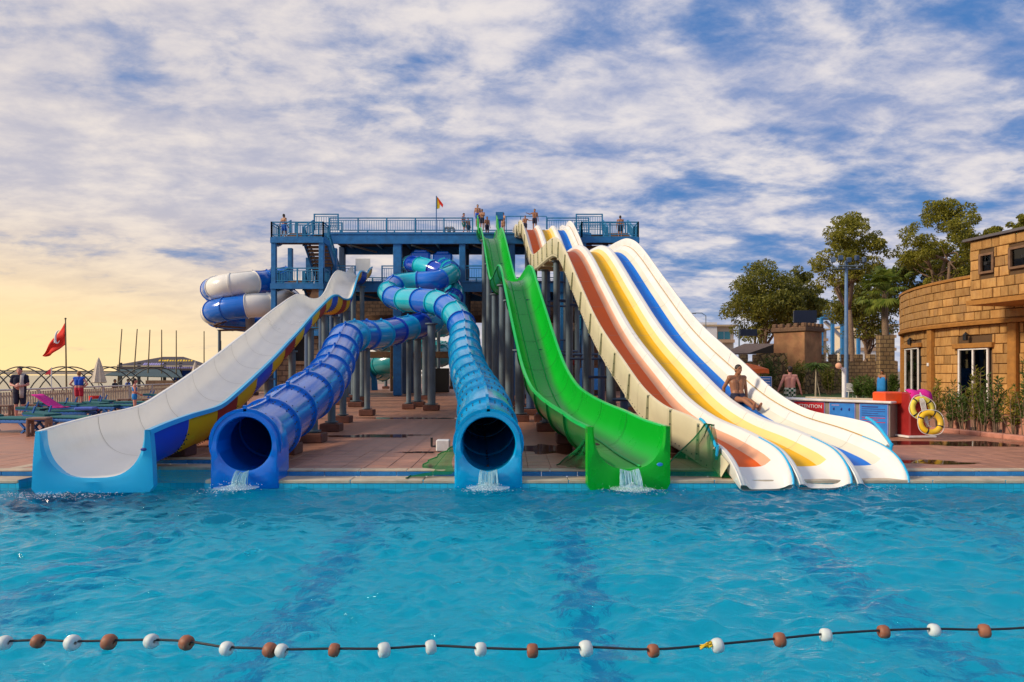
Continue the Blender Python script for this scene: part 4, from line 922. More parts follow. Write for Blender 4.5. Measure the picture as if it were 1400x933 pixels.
def person(loc, rz, h, label, pose=None, skin=None, hair=None, wear=(), vox=.012, belly=0.0, tilt=0, fem=False, hairlong=False, group=None):
    skin = skin or M_skin; hair = hair or M_hair; J = {k: Vector(v) for k, v in STAND.items()}
    for k, v in (pose or {}).items(): J[k] = Vector(v)
    t = thing('person', loc, label, 'person', group, rz); t.rotation_euler[0] = tilt; s_ = h / 1.77; t.scale = (s_, s_, s_)
    ORG[t.name] = Vector((0, 0, 0)); pr = []
    side = (J['shR'] - J['shL']).normalized(); up = (J['nec'] - J['pel']).normalized(); fwd = side.cross(up)
    sw_ = .155 if fem else .175
    for s in (-1, 1):
        pr.append(('c', J['che'] + side * s * .085 + up * .06, J['che'] + side * s * .065 - up * .16, .105, .09 + belly * .4)); pr.append(('c', J['pel'] + side * s * .075, J['pel'] + side * s * .065 + up * .14, .108, .092 + belly * .5))
    pr.append(('c', J['shL'], J['shR'], .066, .066)); pr.append(('c', J['che'] + up * .1, J['nec'] + up * .03, .085, .056)); pr.append(('c', J['nec'] - up * .02, J['head'] - up * .05, .056, .054))
    if belly: pr.append(('s', J['pel'] + up * .16 + fwd * .05, (.13, .10 + belly, .14)))
    hd = J['head']; hv = (hd - J['nec']).normalized()
    pr += [('s', hd + Vector((0, 0, .02)), (.074, .092, .105)), ('s', hd + fwd * .028 + Vector((0, 0, -.055)), (.056, .062, .062)), ('c', hd + fwd * .085 + Vector((0, 0, .005)), hd + fwd * .105 + Vector((0, 0, -.025)), .012, .016)]
    for s in (-1, 1): pr.append(('s', hd + side * s * .078 + Vector((0, 0, -.01)), (.014, .024, .034)))
    for S in 'LR':
        sg = -1 if S == 'L' else 1
        pr += [('c', J['sh' + S], J['el' + S], .054, .041), ('c', J['el' + S], J['wr' + S], .042, .028), ('c', J['hi' + S], J['kn' + S], .088, .056), ('c', J['kn' + S], J['kn' + S].lerp(J['an' + S], .35), .053, .056), ('c', J['kn' + S].lerp(J['an' + S], .35), J['an' + S], .055, .037), ('c', J['an' + S] - Vector((0, 0, .02)), J['to' + S], .042, .03)]
        d = (J['wr' + S] - J['el' + S]).normalized(); wv = side if abs(d.dot(side)) < .7 else fwd; wv = (wv - d * wv.dot(d)).normalized(); nv = d.cross(wv)
        wv = fwd - d * fwd.dot(d); wv = wv.normalized() if wv.length > .2 else side
        pm = J['wr' + S] + d * .075; pr.append(('c', J['wr' + S] + d * .02, pm, .03, .032)); pr.append(('c', J['wr' + S] + d * .03 + wv * .015, pm + wv * .02, .022, .02)); pr.append(('c', J['wr' + S] + d * .03 - wv * .015, pm - wv * .02, .022, .02))
        nv = d.cross(wv)
        for i, L in enumerate((.072, .082, .076, .058)):
            a = pm + wv * (.03 - i * .02); k_ = a + d * L * .55 + nv * .004; pr += [('c', a, k_, .0105, .0098), ('c', k_, k_ + d * L * .45 - nv * .014 * sg, .0098, .0088)]
        a = J['wr' + S] + d * .035 + wv * .03; pr += [('c', a, a + d * .035 + wv * .03, .013, .0115), ('c', a + d * .035 + wv * .03, a + d * .066 + wv * .036, .0115, .0095)]
    bd = blob(pr, 'body', skin, t, vox)
    hp = [('s', hd + Vector((0, 0, .045)) - fwd * .014, (.083, .095, .092)), ('s', hd + Vector((0, 0, .0)) - fwd * .035, (.078, .068, .085))]
    if hairlong: hp.append(('c', hd - fwd * .08 + Vector((0, 0, .02)), hd - fwd * .07 - Vector((0, 0, .15)), .06, .045))
    blob(hp, 'hair', hair, t, .012, 2)
    if vox < .011:
        for s in (-1, 1):
            MB().sphere(hd + side * s * .032 + fwd * .083 + Vector((0, 0, .012)), (.012, .008, .007), 8, 5).build('eye', M_dark, t, True)
            MB().tube([hd + side * s * .016 + fwd * .092 + Vector((0, 0, .034)), hd + side * s * .048 + fwd * .08 + Vector((0, 0, .036))], .005, 5).build('eyebrow', hair, t, True)
        MB().tube([hd + side * -.022 + fwd * .088 - Vector((0, 0, .062)), hd + fwd * .095 - Vector((0, 0, .06)), hd + side * .022 + fwd * .088 - Vector((0, 0, .062))], .006, 6).build('mouth', mat('lips', (.35, .10, .08), rough=.5), t, True)
    for kind, m in wear:
        q_ = []
        if kind in ('shorts', 'trunks', 'brief'):
            f_ = {'shorts': .85, 'trunks': .55, 'brief': .12}[kind]
            for s in (-1, 1): q_.append(('c', J['pel'] + side * s * .075, J['pel'] + side * s * .07 + up * .07, .122, .112))
            for S in 'LR': q_.append(('c', J['hi' + S], J['hi' + S].lerp(J['kn' + S], f_), .104, .104 - .022 * f_))
        if kind in ('shirt', 'top', 'polo'):
            for s in (-1, 1):
                q_.append(('c', J['che'] + side * s * .085 + up * .06, J['che'] + side * s * .07 - up * (.10 if kind == 'top' else .2), .118, .108 + belly * .4))
                if kind == 'polo': q_.append(('c', J['pel'] + side * s * .075 - up * .03, J['pel'] + side * s * .07 + up * .14, .125, .115 + belly * .5))
            q_.append(('c', J['shL'], J['shR'], .078, .078)); q_.append(('c', J['che'] + up * .1, J['nec'] - up * .015, .10, .07))
            if kind != 'top':
                for S in 'LR': q_.append(('c', J['sh' + S], J['sh' + S].lerp(J['el' + S], .62), .07, .064))
        if kind == 'bra':
            for s in (-1, 1): q_.append(('c', J['che'] + side * s * .08 + up * .05, J['che'] + side * s * .08 - up * .03, .112, .108))
        blob(q_, {'bra': 'bikini_top', 'brief': 'swim_briefs', 'trunks': 'swim_trunks'}.get(kind, kind), m, t, max(vox, .012), 2)
    return t
g_ = G(27, 573)
man = person(g_, R(20), 1.80, 'man in dark navy shirt and shorts with a grey towel over his shoulder', dict(elL=(-.25, -.03, 1.17), wrL=(-.06, -.27, 1.13), elR=(.25, -.03, 1.17), wrR=(.05, -.28, 1.12), head=(0, -.03, 1.64)), M_skin2, M_hair, (('polo', M_navy), ('shorts', M_navy)), .011, .03)
b = MB(); rows = []
for k, (y, z) in enumerate(((.11, 1.1), (.125, 1.3), (.10, 1.47), (0, 1.535), (-.11, 1.47), (-.145, 1.3), (-.15, 1.1), (-.155, .88), (-.15, .72))): rows.append([(x + .01 * math.sin(k * 1.7 + j), y - .008 * math.sin(j * 2 + k), z) for j, x in enumerate((.04, .08, .12, .16))])
b.grid(rows); tw_ = b.build('towel', M_grey, man, True); sol = tw_.modifiers.new('s', 'SOLIDIFY'); sol.thickness = .015
g_ = G(108, 561)
person(g_, R(185), 1.66, 'woman in a blue top and red shorts with hands on hips by the loungers', dict(elL=(-.38, .03, 1.18), wrL=(-.17, -.02, 1.03), elR=(.38, .03, 1.18), wrR=(.17, -.02, 1.03)), M_skin2, M_hairb, (('top', M_cblue), ('trunks', M_cred)), .014, .04, fem=True)
g_ = Vector(((184 - 700) * 24.4 / F, 24.4, 0))
person(g_, R(120), 1.40, 'girl in a bright blue bikini beside the cream fence', dict(elL=(-.23, -.02, 1.17), wrL=(-.12, -.19, 1.06), elR=(.23, -.02, 1.16), wrR=(.12, -.19, 1.05)), M_skin2, M_hair, (('bra', M_cbright), ('brief', M_cbright)), .014, fem=True, hairlong=True)
# man on the racing slide
Dm = 16.35; i = mi_at(Dm); p, t_, l, n = mfr[i]; seat = p + l * (LP - .02) + n * .0
sl = math.atan2(t_.z, t_.y)
SIT = dict(pel=(0, 0, .115), che=(0, .10, .43), nec=(0, .12, .66), head=(0, .085, .80), shL=(-.185, .13, .60), elL=(-.26, .24, .34), wrL=(-.25, .22, .085), shR=(.185, .13, .60), elR=(.27, .16, .33), wrR=(.26, .05, .095),
           hiL=(-.09, -.03, .105), knL=(-.08, -.44, .17), anL=(-.06, -.84, .07), toL=(-.07, -.90, .19), hiR=(.09, -.03, .105), knR=(.09, -.44, .14), anR=(.07, -.85, .06), toR=(.08, -.91, .18))
person(seat - n * .02, R(10), 1.78, 'man in dark swim briefs sitting and sliding down the blue lane', SIT, M_skin3, M_hair, (('brief', M_navy),), .0085, tilt=sl * .5)
g_ = G(1080, 573)
mk = person(g_, R(176), 1.82, 'bare-backed man in green and white checked shorts behind the sign counter', dict(elL=(-.30, .02, 1.16), wrL=(-.37, -.03, .92), elR=(.31, .02, 1.16), wrR=(.39, -.02, .93)), M_skin2, M_hair, (), .012, .03)
def checkmat():
    m = bpy.data.materials.new('check_cloth'); m.use_nodes = True; t = m.node_tree; b = t.nodes['Principled BSDF']; tcn = t.nodes.new('ShaderNodeTexCoord')
    c = t.nodes.new('ShaderNodeTexChecker'); c.inputs['Scale'].default_value = 13; c.inputs[1].default_value = (.62, .68, .55, 1); c.inputs[2].default_value = (.008, .07, .025, 1); t.links.new(tcn.outputs['Object'], c.inputs['Vector']); t.links.new(c.outputs[0], b.inputs['Base Color']); b.inputs['Roughness'].default_value = .9; return m
J = {k: Vector(v) for k, v in STAND.items()}; q_ = []
for s in (-1, 1): q_.append(('c', J['pel'] + Vector((s * .075, 0, 0)), J['pel'] + Vector((s * .07, 0, .06)), .128, .118))
for S in 'LR': q_.append(('c', J['hi' + S], J['hi' + S].lerp(J['kn' + S], .85), .112, .095))
blob(q_, 'shorts', checkmat(), mk, .012, 2)
g_ = Vector(((1206 - 700) * 38 / F, 38, 0))
fp = person(g_, R(-60), 1.72, 'person wrapped in a bright blue towel near the palm', dict(elL=(-.2, -.1, 1.2), wrL=(-.06, -.16, 1.32), elR=(.22, -.06, 1.2), wrR=(.06, -.15, 1.3)), M_skin3, M_hair, (), .02)
b = MB(); rows = []
for z, r_ in ((1.36, .19), (1.25, .24), (1.0, .25), (.75, .25), (.5, .26)): rows.append([(r_ * math.cos(a * .4 + .5) * 1.05, r_ * math.sin(a * .4 + .5) * .8 + .01 * math.sin(a * 3), z) for a in range(0, 15)])
b.grid(rows); tw_ = b.build('towel', M_cbright, fp, True); sol = tw_.modifiers.new('s', 'SOLIDIFY'); sol.thickness = .015
# people on the tower
walk = dict(knL=(-.10, -.12, .52), anL=(-.10, .02, .1), toL=(-.11, -.12, .05), knR=(.1, .03, .5), anR=(.1, .2, .1), toR=(.11, .07, .03), wrL=(-.26, -.12, .93), elR=(.24, .1, 1.16), wrR=(.25, .1, .9))
arms_f = dict(elL=(-.25, -.1, 1.2), wrL=(-.15, -.3, 1.2), elR=(.25, -.1, 1.2), wrR=(.15, -.3, 1.2))
reach = dict(elL=(-.38, -.02, 1.36), wrL=(-.58, -.08, 1.42))
reachR = dict(elR=(.38, -.02, 1.30), wrR=(.6, -.06, 1.30))
def at_tower(px, D, z): return Vector(((px - 700) * D / F, D, z))
tp_ = [(634, 47.0, ZT, 1.55, R(60), 'boy in green patterned trunks standing at the top deck rail', walk, M_skin2, M_cgreen), (640, 47.4, ZT, 1.35, R(40), 'small boy in dark trunks behind the boy in green trunks', {}, M_skin, M_navy),
       (653, 45.8, ZT + .35, 1.5, R(10), 'boy in blue trunks standing highest at the green slide start', {}, M_skin, M_cblue), (659, 45.6, ZT, 1.5, R(-20), 'bare-chested boy waiting close beside the green slide fin', arms_f, M_skin3, M_navy),
       (666, 47.6, ZT, 1.45, R(30), 'boy half hidden behind the green slide start', {}, M_skin3, M_navy), (688, 46.6, ZT, 1.5, R(-40), 'boy beside the blue control box on the top deck', arms_f, M_skin, M_skin),
       (718, 46.0, ZT - .15, 1.3, R(0), 'boy reaching an arm to his friend at the orange lane start', reachR, M_skin3, M_navy), (731, 46.0, ZT + .05, 1.55, R(0), 'boy in black trunks with arm out at the yellow lane start', reach, M_skin3, M_navy)]
for px, D, z, h, rz, lab, po, sk_, tr_ in tp_: person(at_tower(px, D, z), rz, h, lab, po, sk_, M_hair, (('trunks', tr_),), .02)
person(at_tower(388, 44.0, 10.1), R(150), 1.7, 'dark-haired person in blue trunks on the stair landing nearest the sea', walk, M_skin3, M_hair, (('trunks', M_cblue),), .02)
person(at_tower(848, 44.0, 10.1), R(170), 1.6, 'person in navy trunks on the stair landing above the racing slide', {}, M_skin3, M_hair, (('trunks', M_navy),), .02)
person(Vector(((541 - 700) * 50 / F, 50.2, 0)), R(0), 1.6, 'person in a yellow-green shirt by the arcade pillar', arms_f, M_skin3, M_hair, (('polo', mat('lime_cloth', (.45, .6, .03), rough=.9)), ('shorts', M_navy)), .02)
person(Vector(((474 - 700) * 57 / F, 57.0, ZM)) if False else at_tower(603, 47.6, ZM + .15), R(0), 1.6, 'dark-haired person behind the tube slide start box', {}, M_skin3, M_hair, (('polo', M_navy),), .025)
for px, D in ((157, 44), (175, 46), (256, 50)):
    person(Vector(((px - 700) * D / F, D, -.55 if px < 200 else -.4)), R(90), 1.7 if px < 200 else 1.85, {157: 'beachgoer with dark hair just showing over the fence', 175: 'beachgoer in blue shirt under the dark awning', 256: 'beachgoer close to the furled white parasol'}[px], {}, M_skin3, M_hair, (('polo', M_cblue if px == 175 else M_navy),), .025)

# ------------------------------------------------------------------ left: fence, loungers, flags, pavilion
FX = -19.45
fe = thing('terrace_fence', (FX, 20, 0), 'cream slatted terrace fence with pale top rail', 'fence')
for k in range(21):
    y0 = 17 + k * 2.2; MB().box((FX, y0, .47), (.12, .12, .98), ch=.01).build('post', M_fenceT, fe)
    b = MB()
    for j in range(15): b.box((FX + .02, y0 + .13 + j * .145, .44), (.03, .085, .82))
    b.box((FX - .03, y0 + 1.1, .2), (.03, 2.1, .07)); b.box((FX - .03, y0 + 1.1, .7), (.03, 2.1, .07))
    tag(b.build('slat_panel', M_fence, fe), kind='stuff')
    MB().box((FX, y0 + 1.1, .93), (.16, 2.19, .07), ch=.015).build('top_rail', M_fenceT, fe)
def lounger_proto():
    t = thing('sun_lounger', (0, 0, 0)); 
    for s in (-1, 1): MB().box((s * .30, 0, .30), (.06, 1.95, .07), ch=.012).build('side_rail', M_lounge, t)
    for s in (-1, 1):
        for y in (-.75, .75):
            b = MB(); b.beam((s * .30, y - .18, .28), (s * .30, y + .12, .0), .05); b.beam((s * .30, y + .18, .28), (s * .30, y - .12, .0), .05); b.build('leg', M_lounge, t)
    b = MB()
    for k in range(9): b.box((0, -.9 + k * .14, .335), (.56, .11, .025))
    tag(b.build('seat_slats', M_lounge, t), kind='stuff')
    MB().box((0, -.32, .385), (.58, 1.25, .07), ch=.025).build('mattress', M_mattress, t)
    b = MB(); b.plate([(-.3, .32, .38), (.3, .32, .38), (.3, .92, .80), (-.3, .92, .80)], .03); bk = b.build('backrest', M_lounge, t)
    b = MB(); b.plate([(-.28, .30, .45), (.28, .30, .45), (.28, .90, .87), (-.28, .90, .87)], .07); b.build('back_cushion', M_mattress, bk)
    for s in (-1, 1): MB().beam((s * .26, .8, .68), (s * .26, .95, .3), .04).build('back_prop', M_lounge, t)
    return t
lp = lounger_proto()
ll = [(14, 588, 82, 'flat green-cushioned blue lounger beside the brown side table, head to the sea fence'), (92, 586, 78, 'blue lounger with lowered cushion between side table and white slide'), (82, 575, 95, 'blue lounger carrying the pink towel'), (100, 566, 100, 'blue lounger behind the woman in red shorts'), (158, 565, 80, 'blue lounger with raised backrest beside the red container'), (170, 560, 95, 'green-cushioned lounger in front of the bikini girl'), (128, 566, 88, 'blue lounger with dark raised back next to the fence panel'), (232, 549, 100, 'teal lounger whose back shows over the white slide')]
for k, (px, py, rz, lab) in enumerate(ll):
    o = lp if k == 0 else copy_tree(lp); g_ = G(px, py + 3); o.location = g_; o.rotation_euler[2] = R(rz); tag(o, lab, 'sun lounger', 'sun loungers along the terrace fence')
    if k in (0, 1):
        for c in o.children:
            if c.name.startswith(('backrest',)): c.rotation_euler[0] = R(-30); c.location = (0, -.02, .22)
g_ = G(74, 578); b = MB(); rows = []
for k in range(10): t = k / 9; rows.append([g_ + Vector((-.55 + .9 * t + .01 * math.sin(j * 2.2 + k), (j - 2) * .14, .90 - .42 * min(1, t * 1.3) + .012 * math.sin(3 * j + k))) for j in range(5)])
b.grid(rows); o = tag(b.build('beach_towel', M_pink, None, True), 'bright pink towel draped over a lounger back', 'towel'); o.modifiers.new('s', 'SOLIDIFY').thickness = .02
g_ = G(118, 579); o = tag(MB().box(g_ + Vector((0, 0, .47)), (.55, .45, .10), .2, ch=.04).build('folded_towel', mat('lilac_blue_towel', (.09, .16, .55), rough=.95, bump=.5)), 'folded periwinkle blue towel on a lounger seat', 'towel')
g_ = G(130, 562); b = MB(); b.lathe(g_, [(.0, .0), (.18, .0), (.21, .1), (.23, .62), (.21, .63), (.19, .2), (0, .18)], 20); o = tag(b.build('tub', M_redp, None, 40), 'red plastic tub standing by the loungers', 'tub'); 
def stool(g_, rz, lab):
    t = thing('side_table', g_, lab, 'side table', 'brown plastic side tables'); ORG[t.name] = Vector((0, 0, 0)); t.rotation_euler[2] = rz
    MB().box((0, 0, .44), (.46, .46, .06), ch=.025).build('table_top', M_plasticb, t)
    for s in (-1, 1):
        b = MB(); b.box((s * .205, -.15, .205), (.05, .14, .41), ch=.012); b.box((s * .205, .15, .205), (.05, .14, .41), ch=.012); b.box((s * .205, 0, .36), (.046, .2, .1), ch=.01); b.box((s * .205, 0, .05), (.046, .2, .08), ch=.01); b.build('side_panel', M_plasticb, t)
for px, py, lab in ((54, 596, 'brown plastic side table between two foreground loungers'), (6, 572, 'brown plastic side table left of the navy-dressed man by the fence'), (45, 570, 'brown plastic side table just behind the navy-dressed man'), (203, 560, 'brown plastic side table by the bikini girl'), (170, 560, 'brown plastic side table between the green-cushioned loungers')): stool(G(px, py), .3, lab)
# red flag with crescent and star
q0 = P(89.5, 437, 34); fl = thing('flagpole', Vector((q0.x, 34, 0)), 'tall dark pole flying a red crescent flag', 'flagpole')
MB().tube([(q0.x + .06, 34, 0), (q0.x, 34, q0.z)], [.045, .028], 10).build('pole', M_pole, fl, 40); MB().sphere((q0.x, 34, q0.z + .04), .05).build('finial', M_pole, fl, True)
b = MB(); rows = []
for k in range(13):
    t = k / 12; top = P(89, 441, 34).lerp(P(57, 487, 34), t) ; bot = P(90, 470.5, 34).lerp(P(61, 488, 34), t)
    bot.z += -.10 * math.sin(t * math.pi); wv = .12 * math.sin(t * 9) * t
    rows.append([top.lerp(bot, j / 8) + Vector((0, wv + .05 * math.sin(j * 1.1 + t * 6), 0)) for j in range(9)])
b.grid(rows); fg = b.build('flag', M_flag, fl, True); fg.modifiers.new('s', 'SOLIDIFY').thickness = .006
b = MB(); cc = P(79.5, 461, 33.8)
pts = [cc + Vector((.13 * math.cos(a), -.02, .30 * math.sin(a) + .15 * math.cos(a) * .6)) for a in np.linspace(.9, 5.4, 14)]; 
b.tube(pts, [.008 + .04 * math.sin(math.pi * k / 13) for k in range(14)], 6); b.build('crescent', M_signw, fg, True)
st = []
for k in range(10): a = k * math.pi / 5 + .3; r_ = .11 if k % 2 == 0 else .045; st.append(cc + Vector((-.12 + r_ * math.cos(a) * .6, -.09, -.22 + r_ * math.sin(a))))
MB().plate(st, .02).build('star', M_signw, fg)
q0 = P(68, 505, 40); f2 = thing('small_flag', Vector((q0.x, 40, 0)), 'small faded red flag on a thin pale pole by the pergola', 'flag')
MB().tube([(q0.x + .1, 40, 0), (q0.x + .1, 40, q0.z + .1)], .03, 8).build('pole', M_polew, f2); b = MB(); b.plate([P(70, 503, 40), P(70, 512, 40), P(61, 513, 40)], .02); b.build('cloth', M_cred, f2)
# arched pergola
pg = thing('arched_pergola', (-32, 45, 0), 'long pergola of crossing thin black arches beyond the fence', 'pergola')
for k in range(-2, 4):
    for dy in (0, 1.4):
        x0, x1 = P(k * 58 - 25 + dy * 9, 0, 44 + dy).x, P(k * 58 + 80 + dy * 9, 0, 44 + dy).x
        pts = [(x0 + (x1 - x0) * t, 44 + dy, -.5 + 2.45 * math.sin(math.pi * t) ** .6) for t in np.linspace(0, 1, 17)]; MB().tube(pts, .04, 7).build('arch', M_black, pg, True)
MB().tube([(-40, 43.6, 1.75), (-24, 43.6, 1.62)], .04, 6).build('rail', M_black, pg)
def parasol(px, D, ztop, lab, grp=None):
    x = (px - 700) * D / F; t = thing('furled_parasol', (x, D, 0), lab, 'parasol'); ORG[t.name] = Vector((x, D, 0))
    MB().tube([(x, D, 0), (x, D, ztop)], .03, 8).build('pole', M_polew, t); b = MB(); rows = []
    for z, r_ in ((-.02, .02), (-.15, .07), (-.6, .19), (-1.1, .29), (-1.38, .35), (-1.42, .30)): rows.append([(x + r_ * math.cos(k * math.pi / 12) * (1 + .16 * (k % 3 == 0)), D + r_ * math.sin(k * math.pi / 12) * (1 + .16 * (k % 3 == 0)), ztop + z) for k in range(24)])
    b.grid(rows, close=True); b.build('canopy', M_canvas, t, 50); MB().lathe((x, D, 0), [(.0, .0), (.3, .0), (.3, .08), (.05, .1)], 14).build('base', M_conc, t)
parasol(135, 38, 2.42, 'furled cream parasol beyond the fence near the flagpole'); parasol(267, 44, 2.3, 'furled white parasol between pavilion and white slide')
# pavilion
pv = thing('beach_pavilion', P(215, 530, 62).to_2d().to_3d(), 'dark hipped-roof beach pavilion with yellow lettering', 'pavilion')
def pp(px, py, d=0): return P(px, py, 62 + d)
b = MB(); e0, e1, e2, e3 = pp(160, 500.5), pp(285, 500.5), pp(285, 499, 8), pp(160, 499, 8); t0, t1 = pp(223, 488, 4), pp(251, 488, 4)
for q_ in ((e0, e1, t1, t0), (e1, e2, t1), (e2, e3, t0, t1), (e3, e0, t0)): b.add(q_, [tuple(range(len(q_)))])
b.add([e0, e1, e2, e3], [(3, 2, 1, 0)]); b.build('roof', M_roofd, pv)
b = MB(); b.box(((e0.x + e1.x) / 2, 62, e0.z - .22), (e1.x - e0.x, .12, .38)); b.build('fascia_board', mat('fascia_dark', (.07, .05, .05), rough=.6), pv)
rg = random.Random(5)
for row, (px0, px1, py0, py1, m, n) in enumerate(((216, 264, 493.5, 497, M_ylet, 13), (196, 224, 498, 499.5, M_lilac, 9), (226, 266, 501.6, 504, M_lilac, 14))):
    for k in range(n):
        a = px0 + (px1 - px0) * k / n; v0 = py0 + rg.uniform(-.3, .3); dd = 2.0 if row == 0 else .5 if row == 1 else -.12
        b = MB(); w_ = (px1 - px0) / n * rg.uniform(.5, .8); h0 = P(a, v0, 62 + dd - .1); h1 = P(a + w_, py1, 62 + dd - .1)
        if row < 2: h0.y += .35; h0.z += .1
        b.plate([(h0.x, h1.y - .15, h1.z), (h1.x, h1.y - .15, h1.z), (h1.x, h0.y - .15, h0.z), (h0.x, h0.y - .15, h0.z)], .02); b.build('letter_stroke', m, pv)
MB().box((pp(262, 508, 3).x, 65, .95), (3.4, .1, 2.2)).build('blue_panel', M_cblue, pv)
for px in (165, 190, 225, 247, 284): q_ = pp(px, 510, 1); MB().box((q_.x, q_.y, 1.0), (.2, .2, 2.9)).build('post', M_black, pv)
b = MB(); b.add([pp(142, 513, -8), pp(250, 516, -8), pp(245, 505, 0), pp(165, 505, 0)], [(0, 1, 2, 3)]); o = b.build('awning', mat('awning_teal', (.03, .07, .08), rough=.7), pv); o.modifiers.new('s', 'SOLIDIFY').thickness = .06
MB().box((pp(222, 521, -12).x, 50, .78), (2.2, .5, .42)).build('counter', M_wood, pv)
for k, (px, py, lean) in enumerate(((165, 450, .1), (186, 450, .1), (204, 451, .06), (221, 451, 0), (241, 452, 0), (279, 453, 0), (302, 466, 0))):
    q_ = P(px, py, 57); tag(MB().tube([(q_.x - lean * 3, 57, -.3), (q_.x + lean, 57, q_.z)], [.06, .04], 8).build('bare_pole', M_pole, None, 40), 'bare slender pole rising behind the beach pavilion', 'pole', 'bare poles behind the pavilion')

# ------------------------------------------------------------------ right: counter, life rings, planting
ct = thing('sign_counter', (9, 17, 0), 'low grey counter with white top carrying red and blue notice boards', 'counter')
A = Vector((9.45, 16.9, 0)); B_ = Vector((8.15, 20.4, 0)); A = Vector((9.42, 17.0, 0)); B_ = Vector((7.6, 19.2, 0)); d = (B_ - A).normalized(); L = (B_ - A).length; nrm = Vector((d.y, -d.x, 0)); nrm = -nrm if nrm.y > 0 else nrm; rz = math.atan2(d.y, d.x)
def cpos(s, z, o=0): return A + d * s + nrm * o + Vector((0, 0, z))
MB().box(cpos(L / 2, .42, -.3), (L, .6, .84), rz, ch=.01).build('counter_body', mat('counter_grey', (.22, .20, .17), rough=.6), ct)
MB().box(cpos(L / 2, .875, -.28), (L + .12, .74, .06), rz, ch=.015).build('counter_top', M_door, ct)
MB().box(cpos(L / 2 - .2, .925, -.45), (L - .6, .25, .04), rz, ch=.01).build('shelf', M_cope, ct)
for s0, s1, m in ((.06, .72, M_signb), (.86, 1.5, M_signb), (1.66, 2.5, M_signr)):
    c = cpos((s0 + s1) / 2, .44, .012); o = MB().box(c, (s1 - s0, .02, .74), rz).build('notice_board', m, ct)
    MB().box(cpos((s0 + s1) / 2, .44, .006), (s1 - s0 + .04, .02, .78), rz).build('board_edge', M_lilac, o)
    if m is M_signr: text_mesh('board_text', 'ATTENTION', .135, M_signw, o, cpos((s0 + s1) / 2, .70, .028), -d, (0, 0, 1))
    elif s0 < .5:
        for k in range(8): 
            wln = (s1 - s0) * (.86 if k % 3 else .6); MB().box(cpos((s0 + s1) / 2 + ((s1 - s0) * .86 - wln) / 2, .75 - k * .055, .024), (wln, .006, .016 if k else .03), rz).build('print_line', M_signd if k < 5 else M_cred, o)
    else:
        MB().box(cpos(s1 - .15, .76, .024), (.2, .006, .03), rz).build('print_line', M_lilac, o)
        for k in range(3): MB().sphere(cpos(s0 + .12 + k * .2, .66, .022), (.04, .01, .04), 10, 6).build('pictogram', M_signd, o)
q_ = G(1150, 568); o = thing('standpipe', Vector((9.05, 18.6, 0)), 'white upright shower pipe with round head behind the counter', 'pipe'); MB().tube([(9.05, 18.6, 0), (9.05, 18.6, 1.75)], .055, 12).build('pipe', M_polew, o, 40); MB().tube([(9.05, 18.58, 1.62), (8.9, 18.5, 1.78)], .03, 8).build('arm', M_polew, o); MB().sphere((8.83, 18.45, 1.8), .085).build('shower_head', M_peach, o, True)
rc = thing('lifebuoy_cabinet', (9.9, 16.8, 0), 'red rescue cabinet with orange lid block standing at the counter end', 'cabinet')
MB().box((10.05, 17.1, .58), (.55, .5, 1.1), .1, ch=.03).build('cabinet_body', M_redc, rc); MB().box((9.62, 17.35, .98), (.66, .5, .30), .1, ch=.03).build('orange_block', M_orangep, rc); MB().box((10.05, 17.05, .04), (.75, .6, .05), .1, ch=.01).build('base_rack', M_door, rc)
b = MB(); rows = []
for k in range(7): t = k / 6; rows.append([(9.82 + .5 * j / 7 + .02 * math.sin(j), 17.05 - .26 * math.sin(t * 2.2) + .02 * math.sin(3 * j + k), 1.17 + .03 * math.sin(j * 1.3) - .38 * max(0, t - .35) - .1 * abs(j - 3.5) * t * .4) for j in range(8)])
b.grid(rows); o = tag(b.build('pink_cloth', M_pink, None, True), 'bright pink cloth thrown over the rescue cabinet', 'cloth'); o.modifiers.new('s', 'SOLIDIFY').thickness = .02
def lifering(c, rmaj, rmin, tilt, lab, m):
    t = thing('life_ring', c, lab, 'life ring'); b = MB(); n = 36; rows = []; M_ = Matrix.Rotation(tilt, 3, 'Y') @ Matrix.Rotation(R(78), 3, 'X')
    for k in range(n + 1):
        a = 2 * math.pi * k / n; rows.append([Vector(c) + M_ @ Vector(((rmaj + rmin * math.cos(x)) * math.cos(a), (rmaj + rmin * math.cos(x)) * math.sin(a), rmin * math.sin(x) * .85)) for x in np.linspace(0, 2 * math.pi, 15)[:-1]])
    b.grid(rows, close=True); b.build('ring_body', m, t, True)
    for k in range(4):
        b = MB(); rows = []
        for da in (-.07, 0, .07):
            a = math.pi / 4 + k * math.pi / 2 + da; rows.append([Vector(c) + M_ @ Vector(((rmaj + rmin * 1.05 * math.cos(x)) * math.cos(a), (rmaj + rmin * 1.05 * math.cos(x)) * math.sin(a), rmin * 1.05 * math.sin(x) * .85)) for x in np.linspace(0, 2 * math.pi, 15)[:-1]])
        b.grid(rows, close=True); b.build('strap', M_black if rmaj < .26 else M_rope, t, True)
    pts = [Vector(c) + M_ @ Vector(((rmaj + rmin * 1.25) * math.cos(a) * (1 + .05 * math.sin(4 * a)), (rmaj + rmin * 1.25) * math.sin(a) * (1 + .05 * math.sin(4 * a)), .02)) for a in np.linspace(0, 2 * math.pi, 40)]; MB().tube(pts, .009, 6).build('grab_line', M_rope, t, True)
lifering((9.98, 16.62, .75), .235, .068, .1, 'worn pale yellow life ring hung on the red cabinet', mat('pale_yellow_ring', (.78, .62, .06), rough=.5, dirt=.5, dirtcol=(.75, .70, .45)))
lifering((10.08, 16.44, .42), .235, .066, -.35, 'bright yellow life ring with black straps resting below another ring', M_ring)
b = MB(); rg = random.Random(3)
